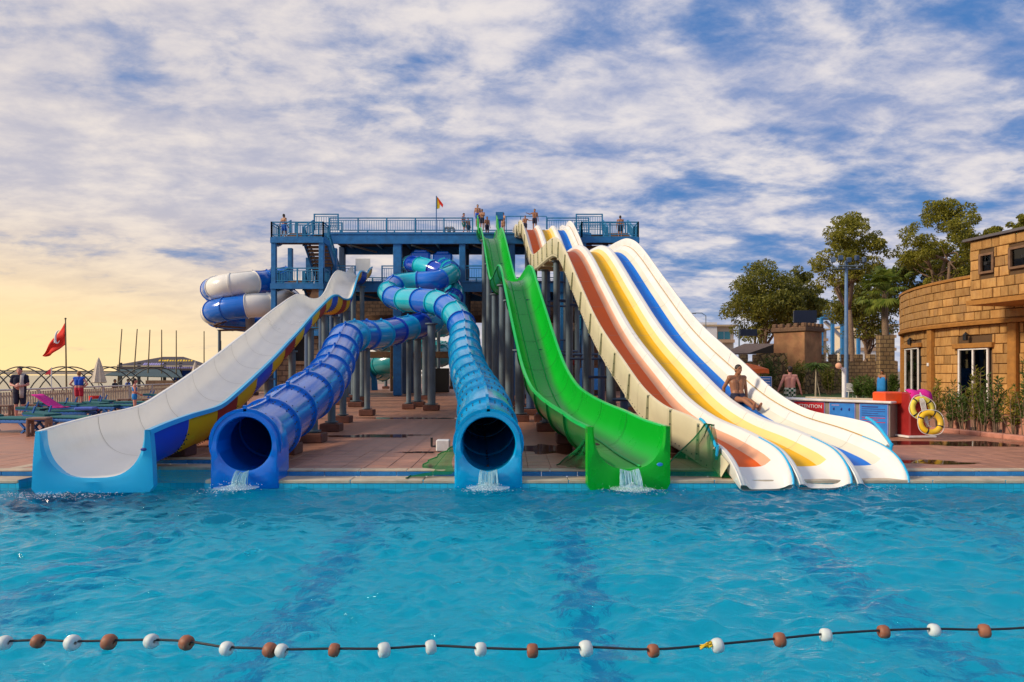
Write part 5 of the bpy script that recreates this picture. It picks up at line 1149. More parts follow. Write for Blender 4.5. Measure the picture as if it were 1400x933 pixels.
for k in range(5): x = 9.95 + k * .03; b.tube([(10.0, 16.72, 1.13), (x - .05, 16.55, .9), (x, 16.5, .55 - .05 * k), (x + .05, 16.45, .3)], .009, 5)
tag(b.build('hanging_cord', M_rope, None, True), 'tangle of white cord hanging from the rescue cabinet', 'cord')

# planter kerb and shrubs
KA, KB = Vector((11.6, 19.2, 0)), Vector((13.2, 11.9, 0)); kd = (KB - KA).normalized(); kn = Vector((-kd.y, kd.x, 0)); kn = kn if kn.x > 0 else -kn; kl = (KB - KA).length
pk = thing('planter_bed', KA, 'low terracotta kerb and soil bed along the sandstone building', 'planter'); rzk = math.atan2(kd.y, kd.x)
for k in range(12): c = KA + kd * (kl * (k + .5) / 12); MB().box(c + Vector((0, 0, .05)), (kl / 12 - .01, .22, .13), rzk, ch=.02).build('kerb_stone', M_terra, pk)
for k in range(9): c = KA + kd * (kl * (k + .5) / 9) + kn * .75; MB().box(c + Vector((0, 0, .25)), (kl / 9 * .8, .1, .48), rzk, ch=.02).build('backing_slab', M_terra, pk)
MB().add([KA + kn * .1 + Vector((0, 0, .06)), KB + kn * .1 + Vector((0, 0, .06)), KB + kn * 1.6 + Vector((0, 0, .06)), KA + kn * 1.6 + Vector((0, 0, .06))], [(0, 1, 2, 3)]).build('soil', mat('soil', (.07, .045, .03), rough=.95, bump=.6), pk)
def leaves(name, cen, dirs, size, asp, m, parent, rs):
    n = len(cen); up = rs.normal(size=(n, 3)); dirs = dirs / np.linalg.norm(dirs, axis=1, keepdims=True)
    sd = np.cross(dirs, up); sd /= np.linalg.norm(sd, axis=1, keepdims=True) + 1e-9; s_ = (size * rs.uniform(.6, 1.3, n))[:, None]
    a = cen - dirs * s_ * .5; t = cen + dirs * s_ * .5; mid = cen + np.cross(dirs, sd) * s_ * .08
    V = np.stack([a, mid + sd * s_ * asp * .5, t, mid - sd * s_ * asp * .5], 1).reshape(-1, 3); Q = np.arange(n * 4).reshape(-1, 4)
    return arr_mesh(name, V, Q, m, parent)
def shrub(c, h, w_, n_st, lab, grp, m=M_leaf3, seed=0, lsz=.13, per=44):
    rs = np.random.RandomState(seed); t = thing('shrub', c, lab, 'shrub', grp); cen = []; dr = []; b = MB()
    for k in range(n_st):
        a = rs.uniform(0, 6.28); sp = rs.uniform(0, w_); hh = h * rs.uniform(.65, 1.1); top = Vector((c[0] + sp * math.cos(a), c[1] + sp * math.sin(a), c[2] + hh)); p0 = Vector((c[0] + sp * .25 * math.cos(a), c[1] + sp * .25 * math.sin(a), c[2])); mid = p0.lerp(top, .5) + Vector((rs.normal() * .04, rs.normal() * .04, 0))
        b.tube([p0, mid, top], [.012, .009, .004], 5)
        for i in range(per):
            u = rs.uniform(.22, 1.02); q_ = p0.lerp(mid, u * 2) if u < .5 else mid.lerp(top, (u - .5) * 2); aa = rs.uniform(0, 6.28); dd = np.array([math.cos(aa), math.sin(aa), rs.uniform(.1, 1.3)]); cen.append(np.array(q_) + dd * lsz * .45); dr.append(dd)
    leaves('foliage', np.array(cen), np.array(dr), lsz, .22, m, t, rs); b.build('stem', M_trunk, t); return t
for k in range(22):
    c = KA + kd * (kl * (k + .4) / 22) + kn * random.uniform(.25, .6) + Vector((0, 0, .06)); shrub(c, random.uniform(1.1, 1.75), .30, 11, 'slender leafy shrub in the planter before the sandstone building', 'shrubs along the sandstone building', M_leaf3 if k % 3 else M_leaf, 100 + k)

# ------------------------------------------------------------------ sandstone building
BC, BR = Vector((30.5, 29.0, 0)), 12.0         # the house is round in plan
def wp(s, off=0):
    """point and outward normal along the round facade; s grows towards the pool"""
    a = -s / BR; n_ = Vector((-math.cos(a), math.sin(a), 0)); return BC + n_ * (BR + off), n_
WA = wp(0)[0]; wdv = Vector((.2, -.98, 0)).normalized(); wn = Vector((-.98, -.2, 0)).normalized()
def rzs(s): n_ = wp(s)[1]; return math.atan2(n_.x, -n_.y)
bd = thing('sandstone_building', WA, 'rounded sandstone block building with glazed doors and upper storey', 'building')
ss = [x for x in np.linspace(-15, 16, 46)]
for z0, z1, off, nm in ((0, 3.6, -.06, 'wall_core'), (3.6, 5.42, .12, 'upper_wall_core')):
    b = MB(); b.grid([[Vector((*wp(s, off)[0].to_2d(), z)) for s in ss] for z in (z0, z1)], flip=True); 
    b.add([Vector((*wp(s, off)[0].to_2d(), z1)) for s in ss] + [Vector((36, 18, z1)), Vector((36, 41, z1))], [tuple(range(len(ss) + 2))]); b.build(nm, M_stonej, bd)
b = MB(); b.grid([[Vector((*wp(s, o_)[0].to_2d(), z)) for s in ss] for o_, z in ((-.1, 3.50), (.26, 3.50), (.28, 3.62), (.2, 3.68), (.10, 3.69))], flip=True); b.build('cornice', M_trim, bd, 40)
b = MB(); b.grid([[Vector((*wp(s, o_)[0].to_2d(), z)) for s in ss] for o_, z in ((.16, 5.38), (.24, 5.40), (.24, 5.50), (.1, 5.54), (-.6, 5.54))], flip=True); b.build('coping', M_trim, bd, 40)
def door_s(px): # facade arclength where image column px meets the wall
    return min(np.linspace(-6.0, 14, 4000), key=lambda q_: abs(700 + F * wp(q_)[0].x / wp(q_)[0].y - px))
openings = []
doors = [(door_s(1240) , door_s(1258), 2.72), (door_s(1312), door_s(1353), 2.55)]
for s0, s1, h in doors: openings.append((s0 - .12, s1 + .12, 0, h + .25))
pil = [door_s(1275), door_s(1387), door_s(1231)]
# stone blocks
bv = []
for v_ in range(4):
    rg = random.Random(v_ + 20); b = MB(); e = .04
    def jj(x=.02): return rg.uniform(-x, x)
    back = [(-.5, 0, -.5), (.5, 0, -.5), (.5, 0, .5), (-.5, 0, .5)]; fr1 = [(-.49, -.78, -.485), (.49, -.78, -.485), (.49, -.78, .485), (-.49, -.78, .485)]
    fr2 = [(-.44 + jj(), -1 + jj(.07), -.43 + jj()), (.45 + jj(), -1 + jj(.07), -.43 + jj()), (.45 + jj(), -1 + jj(.07), .43 + jj()), (-.45 + jj(), -1 + jj(.07), .43 + jj())]; md = [(jj(.2), -1.10, jj(.2))]
    b.add(back + fr1 + fr2 + md, [(0, 1, 5, 4), (1, 2, 6, 5), (2, 3, 7, 6), (3, 0, 4, 7), (4, 5, 9, 8), (5, 6, 10, 9), (6, 7, 11, 10), (7, 4, 8, 11), (8, 9, 12), (9, 10, 12), (10, 11, 12), (11, 8, 12)]); bv.append((b.mesh('stone_block', M_stone), b))
blocks = []; rg = random.Random(77)
def lay(z0, z1, off, s_a, s_b, ops, nrow, depth=.07, pfn=wp):
    for r_ in range(nrow):
        za = z0 + (z1 - z0) * r_ / nrow; zb_ = z0 + (z1 - z0) * (r_ + 1) / nrow; s = s_a - rg.random() * .3
        while s < s_b:
            w_ = rg.choice((.30, .40, .52, .64, .78)); e = min(s + w_, s_b); cuts = [(max(s, s_a), e)]
            for o0, o1, oz0, oz1 in ops:
                if zb_ > oz0 + .05 and za < oz1 - .05:
                    nc = []
                    for a, b_ in cuts:
                        if b_ <= o0 or a >= o1: nc.append((a, b_))
                        else:
                            if a < o0: nc.append((a, o0))
                            if b_ > o1: nc.append((o1, b_))
                    cuts = nc
            for a, b_ in cuts:
                if b_ - a > .07: p_, n_ = pfn((a + b_) / 2, off); blocks.append((p_.y, Vector((p_.x, p_.y, (za + zb_) / 2)), math.atan2(n_.x, -n_.y), (b_ - a - .016, depth * rg.uniform(.75, 1.3), zb_ - za - .016)))
            s = e
pops = openings + [(s - .2, s + .2, 0, 3.6) for s in pil]
lay(0.0, 3.5, -.06, -9, 9, pops, 9); lay(3.69, 5.38, .12, -9, 9, [], 5)
# upper box storey
UB0 = Vector((17.1, 25.4, 0))
def up(s, off=0): return UB0 + wdv * s + wn * off, wn
def ups(s, off=0): return UB0 - wn * s + (-wdv) * off, -wdv   # return side facing away up the wall
wins = [(.49, .92, 5.28, 5.85), (1.68, 2.6, 5.28, 5.88), (4.0, 5.0, 5.28, 5.88)]
b = MB(); q4 = [up(0)[0], up(12)[0], up(12)[0] - wn * 8, up(0)[0] - wn * 8]
b.prism([(v.x, v.y) for v in q4][::-1], 4.28, 6.47); b.build('storey_core', M_stonej, bd)
b = MB(); q5 = [up(-.2, .2)[0], up(12, .2)[0], up(12)[0] - wn * 8, up(-.2)[0] - wn * 8]; b.prism([(v.x, v.y) for v in q5][::-1], 6.48, 6.57); b.build('roof_slab', mat('roof_edge', (.10, .09, .10), rough=.7), bd)
b = MB(); q5 = [up(-.1, .14)[0], up(12, .14)[0], up(12)[0] - wn * 2, up(-.1)[0] - wn * 2]; b.prism([(v.x, v.y) for v in q5][::-1], 4.1, 4.27); b.build('ledge', M_trim, bd)
wops = [(a - .1, b_ + .1, z0 - .08, z1 + .08) for a, b_, z0, z1 in wins]
lay(4.29, 6.46, 0, 0, 11, wops, 6, .07, up); lay(4.29, 6.46, 0, 0, 5, [], 6, .07, lambda s, o: ups(s, o))
for a, b_, z0, z1 in wins:
    p0, _ = up((a + b_) / 2, .03); o = MB().box((p0.x, p0.y, (z0 + z1) / 2), (.16, .16, .1)).build('window', M_dark, bd); rzw = math.atan2(wdv.y, wdv.x)
    for zz_, hh in ((z0 - .04, .08), (z1 + .04, .08)): MB().box((p0.x, p0.y, zz_), (b_ - a + .18, .16, hh), rzw).build('frame', M_wood, o)
    for s in (a - .05, b_ + .05): q_ = up(s, .03)[0]; MB().box((q_.x, q_.y, (z0 + z1) / 2), (.09, .16, z1 - z0), rzw).build('frame', M_wood, o)
    q_ = up((a + b_) / 2, .015)[0]; MB().box((q_.x, q_.y, (z0 + z1) / 2), (b_ - a, .02, z1 - z0), rzw).build('pane', M_glass, o)
blocks = [bk for bk in blocks if bk[0] > 14]
blocks.sort(key=lambda q_: -1e3 if False else abs(q_[0] - 26)); far = MB()
for k, (y, p_, rz, sc_) in enumerate(blocks):
    me_, mb_ = bv[k % 4]
    if k < 300:
        o = bpy.data.objects.new('stone_block', me_); link(o, bd); o.location = p_ - WA; o.rotation_euler[2] = rz; o.scale = sc_
    else:
        ca, sa = math.cos(rz), math.sin(rz); far.add([(p_.x + x * sc_[0] * ca - y_ * sc_[1] * sa, p_.y + x * sc_[0] * sa + y_ * sc_[1] * ca, p_.z + z * sc_[2]) for x, y_, z in mb_.v], mb_.f)
tag(far.build('stone_courses', M_stone, bd), kind='stuff')
for s in pil: q_ = wp(s, .05)[0]; MB().box((q_.x, q_.y, 1.75), (.34, .26, 3.5), rzs(s), ch=.03).build('pilaster', M_trim, bd)
for s0, s1, h in doors:
    sm_ = (s0 + s1) / 2; rzd = rzs(sm_); pm0, nm0 = wp(sm_); tv = Vector((nm0.y, -nm0.x, 0)); tv = -tv if tv.dot(wp(s1)[0] - wp(s0)[0]) < 0 else tv; hwid = (s1 - s0) / 2
    def dp_(u, off, z): return pm0 + tv * u + nm0 * off + Vector((0, 0, z))
    o = MB().box(dp_(0, -.1, h / 2), (hwid * 2, .12, h), rzd).build('door_recess', M_dark, bd)
    MB().box(dp_(0, .04, h + .14), (hwid * 2 + .5, .2, .2), rzd, ch=.02).build('lintel', M_trim, bd)
    dr = MB().box(dp_(0, .03, h + .0), (hwid * 2, .08, .06), rzd).build('door', M_door, bd)
    for u in (-hwid + .03, 0, hwid - .03): MB().box(dp_(u, .03, h / 2), (.07, .06, h - .06), rzd).build('door_stile', M_door, dr)
    for u in (-hwid / 2, hwid / 2): MB().box(dp_(u, .01, h / 2), (hwid - .07, .012, h - .08), rzd).build('pane', M_glass, dr)
for s in (door_s(1250), door_s(1326)):
    v = wp(s, .2)[0]; o = MB().box((v.x, v.y, 3.02), (.15, .15, .24), .2, ch=.02).build('wall_lantern', M_black, bd); MB().tube([wp(s, 0)[0] + Vector((0, 0, 3.1)), v + Vector((0, 0, 3.24)), v + Vector((0, 0, 3.12))], .018, 6).build('bracket', M_black, o); MB().lathe(v + Vector((0, 0, 3.12)), [(.11, 0), (.0, .12)], 8).build('cap', M_black, o)
v = wp(pil[0], .2)[0]; MB().box((v.x, v.y, 1.95), (.14, .03, .14), rzs(pil[0])).build('switch_plate', M_door, bd)
tag(MB().box((23.3, 42.6, 1.95), (.9, .5, 3.9)).build('side_wall', M_castle), 'narrow shaded stone wall between palm and rounded building', 'wall')

# ------------------------------------------------------------------ trees
def tube_branch(b, p0, p1, r0, r1, rs, bend=.12, n=5):
    p0 = np.array(p0); p1 = np.array(p1); L = np.linalg.norm(p1 - p0); off = rs.normal(size=3) * L * bend; pts = [p0 + (p1 - p0) * t + off * math.sin(math.pi * t) for t in np.linspace(0, 1, n)]
    b.tube([tuple(q_) for q_ in pts], [r0 + (r1 - r0) * t for t in np.linspace(0, 1, n)], 7); return pts
def tree(px, D, hpx_top, hpx_bot, wpx, lab, seed, m, n_leaf=9000, clumps=46, lsz=.30, trunk=.25, base=0, fork=.45, gap=.9, grp='trees behind the castle wall'):
    n_leaf = int(n_leaf * 1.7); clumps = int(clumps * 1.7); lsz *= .86; gap *= .9
    rs = np.random.RandomState(seed); x = (px - 700) * D / F; zt = CAMZ + (HOR - hpx_top) * D / F; zb_ = CAMZ + (HOR - hpx_bot) * D / F; rx = wpx * D / F / 2
    t = thing('tree', (x, D, 0), lab, 'tree', grp); b = MB(); zc = (zt + zb_) / 2; rz_ = (zt - zb_) / 2; fk = np.array([x + rs.normal() * .2, D, max(zb_ * .55, zb_ - 1.5)])
    tube_branch(b, (x, D, 0), fk, trunk, trunk * .75, rs, .03); cents = []
    for k in range(clumps):
        while True:
            v = rs.uniform(-1, 1, 3)
            if .15 < np.linalg.norm(v) < 1: break
        sh = 1 - .35 * max(0, v[2]) ; cents.append((x + v[0] * rx * sh, D + v[1] * rx * sh, zc + v[2] * rz_))
    cents = np.array(cents); subs = cents[rs.choice(len(cents), 7, replace=False)]
    for s_ in subs:
        mid = fk + (s_ - fk) * .55; tube_branch(b, fk, mid, trunk * .55, trunk * .3, rs)
        dd = np.linalg.norm(cents - mid, axis=1)
        for q_ in cents[np.argsort(dd)[:6]]: tube_branch(b, mid, q_, trunk * .25, .02, rs, .15, 4)
    b.build('trunk', M_trunk, t, True); rad = rs.uniform(.14, .33, len(cents)) * min(rx, rz_) * gap
    ci = rs.choice(len(cents), n_leaf, p=rad**2 / (rad**2).sum()); v = rs.normal(size=(n_leaf, 3)); v /= np.linalg.norm(v, axis=1, keepdims=True); v *= rs.uniform(.3, 1, (n_leaf, 1)) ** .45; v[:, 2] *= .72
    cen = cents[ci] + v * rad[ci][:, None]; dr = v + rs.normal(size=(n_leaf, 3)) * .6 - np.array([0, 0, .5]); leaves('crown', cen, dr, lsz, .42, m, t, rs); return t
tree(1040, 72, 360, 462, 105, 'broad dark tree rounding up behind the awning roofs', 11, M_leaf2, 12000, 60, .36, .35, gap=1.25)
tree(1090, 75, 368, 455, 66, 'dark tree crown directly behind the square turret', 12, M_leaf2, 9000, 44, .36, .3, gap=1.3)
tree(1163, 58, 294, 400, 98, 'tall open-crowned tree rising above the lamp post', 13, M_leaf, 9000, 40, .28, .28, gap=1.0)
tree(1180, 64, 370, 470, 90, 'dense dark tree filling between lamp post and palm', 14, M_leaf2, 9000, 44, .32, .25, gap=1.35)
tree(1290, 54, 268, 390, 108, 'tallest airy tree towering over the sandstone building', 15, M_leaf, 10500, 48, .26, .30, gap=1.0)
tree(1255, 60, 345, 420, 90, 'dark tree behind the palm and rounded wall', 16, M_leaf2, 7500, 40, .3, .25, gap=1.3)
tree(1320, 58, 338, 400, 60, 'dark lower tree beside the upper storey', 18, M_leaf2, 6000, 30, .3, .25, gap=1.4)
tree(1398, 50, 295, 345, 96, 'tree crown peeking over the flat roof', 17, M_leaf, 7000, 34, .26, .3, gap=1.2)
# fan palm
px, D = 1211, 47; x = (px - 700) * D / F; pm = thing('palm_tree', (x, D, 0), 'fan palm with slim bare trunk beside the rounded building', 'palm'); rs = np.random.RandomState(5); zc = CAMZ + (HOR - 398) * D / F
b = MB(); pts = [(x + .06 * math.sin(z * .8), D, z) for z in np.linspace(0, zc, 24)]; b.tube(pts, [.27 - .09 * k / 23 + .012 * (k % 2) for k in range(24)], 10); b.build('trunk', M_trunk, pm, 40)
cen = []; b = MB(); V = []; Q = []
for k in range(58):
    az = rs.uniform(0, 6.28); el = rs.uniform(-.75, 1.4); L = rs.uniform(1.0, 1.6); dv = Vector((math.cos(az) * math.cos(el), math.sin(az) * math.cos(el), math.sin(el))); p0 = Vector((x, D, zc)); p1 = p0 + dv * L + Vector((0, 0, -.15)); b.tube([p0, p0.lerp(p1, .5) + Vector((0, 0, .06)), p1], [.022, .016, .012], 5)
    sd = dv.cross(Vector((0, 0, 1))).normalized(); u_ = sd.cross(dv)
    for j in range(16):
        a = (j - 7.5) / 7.5 * 1.45; bl = (dv * math.cos(a) + sd * math.sin(a)).normalized(); LL = rs.uniform(.6, .85); w_ = bl.cross(u_).normalized() * .07; tip = p1 + bl * LL + Vector((0, 0, -.30 * LL)) ; mid = p1 + bl * LL * .55 + u_ * .05; i0 = len(V); V += [tuple(p1), tuple(mid + w_), tuple(tip), tuple(mid - w_)]; Q.append((i0, i0 + 1, i0 + 2, i0 + 3))
b.build('frond_stalks', M_palm, pm); pm.children[-1]['kind'] = 'stuff'; arr_mesh('crown', V, Q, M_palm, pm)

# ------------------------------------------------------------------ castle wall, turret, lamps, far buildings
cw = thing('castle_wall', (22, 50, 0), 'low crenellated stone wall running behind the garden', 'wall')
b = MB(); x0, x1 = (940 - 700) * 51 / F, (1225 - 700) * 51 / F; b.box(((x0 + x1) / 2, 51, 1.2), (x1 - x0, .5, 2.4)); b.build('masonry', M_castle, cw)
for k in range(int((x1 - x0) / .95)): MB().box((x0 + .4 + k * .95, 51, 2.66), (.5, .5, .52), ch=.04).build('merlon', M_castle, cw)
MB().box((20.0, 50.6, 1.5), (3.6, .5, 3.0)).build('rubble_face', M_rubble, cw)
for k, (px, w_) in enumerate(((1100, 3.0),)): pass
tr = thing('square_turret', (20.8, 49.5, 0), 'square brown plastered turret with crenellated top', 'turret')
rt = R(38); tc_ = Vector((21.35, 51.0, 0))
MB().box(tc_ + Vector((0, 0, 3.35)), (2.45, 2.45, 3.1), rt, ch=.03).build('shaft', M_turretp, tr); MB().box(tc_ + Vector((0, 0, 1.0)), (2.5, 2.5, 2.0), rt).build('rubble_base', M_rubble, tr); MB().box(tc_ + Vector((0, 0, 4.72)), (2.75, 2.75, .32), rt, ch=.04).build('parapet_band', M_wood, tr)
for sx in (-1, 1):
    for k in range(5):
        for ax in (0, 1):
            u, v = (-1.12 + k * .56, sx * 1.2) if ax == 0 else (sx * 1.2, -1.12 + k * .56)
            MB().box(tc_ + Vector((u * math.cos(rt) - v * math.sin(rt), u * math.sin(rt) + v * math.cos(rt), 5.02)), (.3, .3, .3), rt, ch=.04).build('merlon', M_wood, tr)
o = tag(MB().box((24.9, 58, 6.3), (1.9, .2, 1.05), -.1, ch=.02).build('dark_screen', mat('navy_screen', (.006, .012, .035), rough=.4)), 'navy billboard screen above the square turret', 'screen'); MB().beam((24.2, 58.2, 0), (24.2, 58.2, 6.2), .14).build('mast', M_post, o); MB().beam((25.6, 58.2, 0), (25.6, 58.2, 6.2), .14).build('mast', M_post, o)
o = tag(MB().box((20.8, 60, 5.06), (1.45, .2, .6)).build('dark_screen', MATS['navy_screen']), 'small dark panel above the awning roof', 'screen'); MB().beam((20.0, 60.1, 0), (20.0, 60.1, 5.6), .1).build('mast', M_post, o)
aw = thing('awning_roof', (18, 56, 0), 'sloping dark brown awning roof behind the castle wall', 'roof'); e = lambda px, py, D: P(px, py, D)
b = MB(); b.add([e(985, 484, 54), e(1058, 482, 54), e(1062, 470, 58), e(1018, 470, 58)], [(0, 1, 2, 3)]); o = b.build('canopy', mat('awning_brown', (.13, .09, .075), rough=.8, var=.3), aw); o.modifiers.new('s', 'SOLIDIFY').thickness = .1; b = MB(); b.add([e(1022, 484, 53.9), e(1058, 484, 53.9), e(1058, 471, 53.9)], [(0, 1, 2)]); o = b.build('gable', M_dark, aw); o.modifiers.new('s', 'SOLIDIFY').thickness = .05
for px in (988, 1020, 1056): q_ = e(px, 490, 54.2); MB().beam((q_.x, q_.y, 0), (q_.x, q_.y, 3.0), .15).build('post', M_wood, aw)
lm = thing('floodlight_mast', ((1157 - 700) * 42 / F, 42, 0), 'tall blue lighting mast topped by a ring of floodlights', 'lamp post'); x = (1157 - 700) * 42 / F; zt = CAMZ + (HOR - 368) * 42 / F
MB().tube([(x, 42, 0), (x, 42, zt + .5)], [.14, .09], 14).build('pole', M_lamppost, lm, 40); MB().tube([(x - .9, 42, zt), (x + .9, 42, zt)], .05, 8).build('crossbar', M_post, lm); MB().tube([(x - .7, 41.6, zt + .12), (x + .7, 41.6, zt + .12)], .05, 8).build('crossbar', M_post, lm)
for k, dx in enumerate((-.95, -.5, 0, .5, .95)): o = MB().box((x + dx, 41.7, zt + .5 + .12 * (k % 2)), (.27, .18, .32), .3 * (k - 2), ch=.03).build('floodlight', M_post2, lm); MB().box((x + dx, 41.57, zt + .5 + .12 * (k % 2)), (.21, .02, .24), .3 * (k - 2)).build('lens', M_post2, o); MB().beam((x + dx, 41.8, zt), (x + dx, 41.8, zt + .35), .04).build('stem', M_post, o)
q_ = P(1021, 500, 31); pa = thing('orange_parasol', (q_.x, 31, 0), 'open orange parasol beside the blue sign', 'parasol'); MB().tube([(q_.x + .55, 31, 0), (q_.x + .55, 31, 1.95)], .035, 8).build('pole', M_polew, pa)
b = MB(); n = 12; rows = [[(q_.x + .02 * math.cos(k), 31 + .02 * math.sin(k), 2.02) for k in range(n)]]
for r_, z in ((.45, 1.93), (.95, 1.77), (.97, 1.58)): rows.append([(q_.x + r_ * math.cos(k * 2 * math.pi / n), 31 + r_ * math.sin(k * 2 * math.pi / n), z - (.03 if k % 2 else 0)) for k in range(n)])
b.grid(rows, close=True); b.build('canopy', M_orangec, pa)
sg = thing('notice_sign', P(1045, 540, 30).to_2d().to_3d(), 'small blue notice sign on two white legs', 'sign'); c = P(1045, 522, 30); bo = MB().box(c, (.62, .03, .42), ch=.005).build('panel', M_signb, sg); MB().box(c + Vector((0, .01, 0)), (.66, .03, .46)).build('border', M_signw, bo)
for k in range(3): MB().box(c + Vector((0, -.018, .12 - k * .12)), (.5, .006, .035)).build('print_line', M_signw, bo)
for s in (-.2, .2): MB().beam(c + Vector((s, .03, -.2)), Vector((c.x + s, c.y + .03, 0)), .04).build('leg', M_polew, sg)
# garden strip
tag(sheet_rects([(9, 33, 26, 50.7)], .012).build('lawn', M_grass), kind='structure')
gs = [(1090, 48, 2.2, .8, 20, 'dark bushy shrub at the turret foot'), (1135, 47, 2.0, .9, 22, 'dense dark shrub left of the floodlight mast'), (1175, 40, 1.2, .7, 18, 'round green shrub by the white chair'), (1190, 39, 1.0, .6, 14, 'low leafy shrub between chair and palm'), (1220, 40, 1.3, .5, 14, 'shrub at the rounded wall corner'), (1052, 49, 2.6, .8, 16, 'spiky shrub climbing beside the castle wall'), (1035, 46, 1.6, .7, 14, 'dark shrub behind the orange parasol'), (1140, 60, 3.6, 1.0, 14, 'light green bush behind the castle wall')]
for k, (px, D, h, w_, n, lab) in enumerate(gs): shrub(((px - 700) * D / F, D, 0), h, w_, n, lab, 'garden shrubs by the castle wall', M_leaf2 if k in (0, 1, 6) else M_leaf3, 300 + k, .22, 70)
px, D = 1115, 44; x = (px - 700) * D / F; yp = thing('young_tree', (x, D, 0), 'young staked tree with drooping yellow-green tuft', 'tree'); MB().tube([(x, D, 0), (x + .04, D, 2.0)], [.06, .04], 7).build('trunk', M_cope, yp); MB().tube([(x + .3, D, 0), (x + .06, D, 1.2)], .03, 6).build('stake', M_cope, yp); rs = np.random.RandomState(8); v = rs.normal(size=(500, 3)); v[:, 2] = np.abs(v[:, 2]) * -.2; leaves('crown', np.array([x, D, 2.15]) + v * np.array([.32, .32, .9]), v + np.array([0, 0, -.6]), .35, .14, M_leaf3, yp, rs)
ch = thing('white_chair', ((1163 - 700) * 41 / F, 41, 0), 'white plastic armchair on the lawn by the mast', 'chair'); cx = (1163 - 700) * 41 / F
MB().box((cx, 41, .44), (.5, .48, .05), ch=.015).build('seat', M_door, ch); b = MB(); rows = [[(cx + .27 * math.sin(a), 41.25 - .04 * math.cos(a), z * (1 - .10 * a * a)) for a in np.linspace(-1.3, 1.3, 9)] for z in (.5, .7, .95)]; b.grid(rows); o = b.build('backrest', M_door, ch); o.modifiers.new('s', 'SOLIDIFY').thickness = .02
for sx in (-.22, .22):
    for sy in (-.2, .2): MB().beam((cx + sx, 41 + sy, .44), (cx + sx * 1.15, 41 + sy * 1.1, 0), .04).build('leg', M_door, ch)
    MB().box((cx + sx * 1.2, 41, .68), (.05, .45, .03)).build('armrest', M_door, ch)
bt = thing('blue_slide_tower', ((1140 - 700) * 85 / F, 85, 0), 'distant light blue slide tower platform behind the trees', 'slide tower'); e = lambda px, py: P(px, py, 85); M_btw = mat('pale_blue_steel', (.03, .22, .50), rough=.5)
a, c = e(1117, 430), e(1170, 418); MB().box(((a.x + c.x) / 2, 85, 8.6), (c.x - a.x, 3, .9)).build('platform', M_btw, bt); 
for px in (1118, 1133, 1146, 1168): q_ = e(px, 440); MB().box((q_.x, 84, 5), (.35, .35, 10 if px in (1118, 1168) else 8)).build('column', M_btw, bt)
b = MB(); b.beam(e(1117, 411), e(1170, 412), .1); b.beam(e(1117, 420), e(1170, 420), .08)
for px in range(1117, 1171, 7): b.beam(e(px, 411), e(px, 424), .07)
tag(b.build('railing', M_btw, bt), kind='stuff'); b = MB(); b.beam(e(1128, 440), e(1160, 470), .5, .3); b.build('stair_flight', M_polew, bt); b = MB(); b.beam(e(1160, 470), e(1132, 490), .5, .3); b.build('stair_flight', M_polew, bt)
def hotel(px0, px1, pyt, D, lab, seed):
    x0, x1 = (px0 - 700) * D / F, (px1 - 700) * D / F; zt = CAMZ + (HOR - pyt) * D / F; t = thing('hotel', ((x0 + x1) / 2, D, 0), lab, 'building'); MB().box(((x0 + x1) / 2, D + 4, zt / 2), (x1 - x0, 8, zt)).build('wall', M_hotel, t); nf = max(2, int(zt / 2.4)); nb = max(2, int((x1 - x0) / 2.6))
    for f in range(nf):
        z = .9 + f * (zt - .6) / nf
        MB().box(((x0 + x1) / 2, D - .6, z + .1), (x1 - x0 - .4, 1.3, .55)).build('balcony', mat('balcony_tan', (.46, .30, .19), rough=.8), t)
        for k in range(nb): xx = x0 + (k + .5) * (x1 - x0) / nb; o = MB().box((xx, D - .03, z + 1.15), ((x1 - x0) / nb * .62, .05, 1.3)).build('window', M_hglass, t); MB().box((xx, D - .06, z + 1.15), (.06, .03, 1.3)).build('mullion', M_door, o)
    MB().box(((x0 + x1) / 2, D + 3.5, zt + .15), (x1 - x0 + .8, 9.4, .3)).build('roof', mat('hotel_roof', (.48, .36, .22), rough=.8), t)
    o = MB().box((x0 + 2, D + 1, zt / 2 + .3), (3.2, 4, zt + .8)).build('stair_bay', M_door, t)
hotel(950, 1003, 447, 120, 'tan hotel block with turquoise glazed balconies behind the racing slide', 1); hotel(1168, 1222, 446, 125, 'pale hotel glimpsed between the trunks right of the mast', 2); hotel(1085, 1130, 452, 140, 'pale hotel hidden behind the turret trees', 3)
q_ = P(965, 432, 100); sl_ = thing('street_lamp', (q_.x, 100, 0), 'slim curved street lamp above the hotel roof', 'street lamp'); MB().tube([(q_.x, 100, 0), (q_.x, 100, q_.z), (q_.x - .6, 100, q_.z + .4), (q_.x - 1.6, 100, q_.z + .4)], .06, 7).build('pole', M_post, sl_); MB().box((q_.x - 1.8, 100, q_.z + .36), (.7, .25, .15)).build('lamp_head', M_post, sl_)

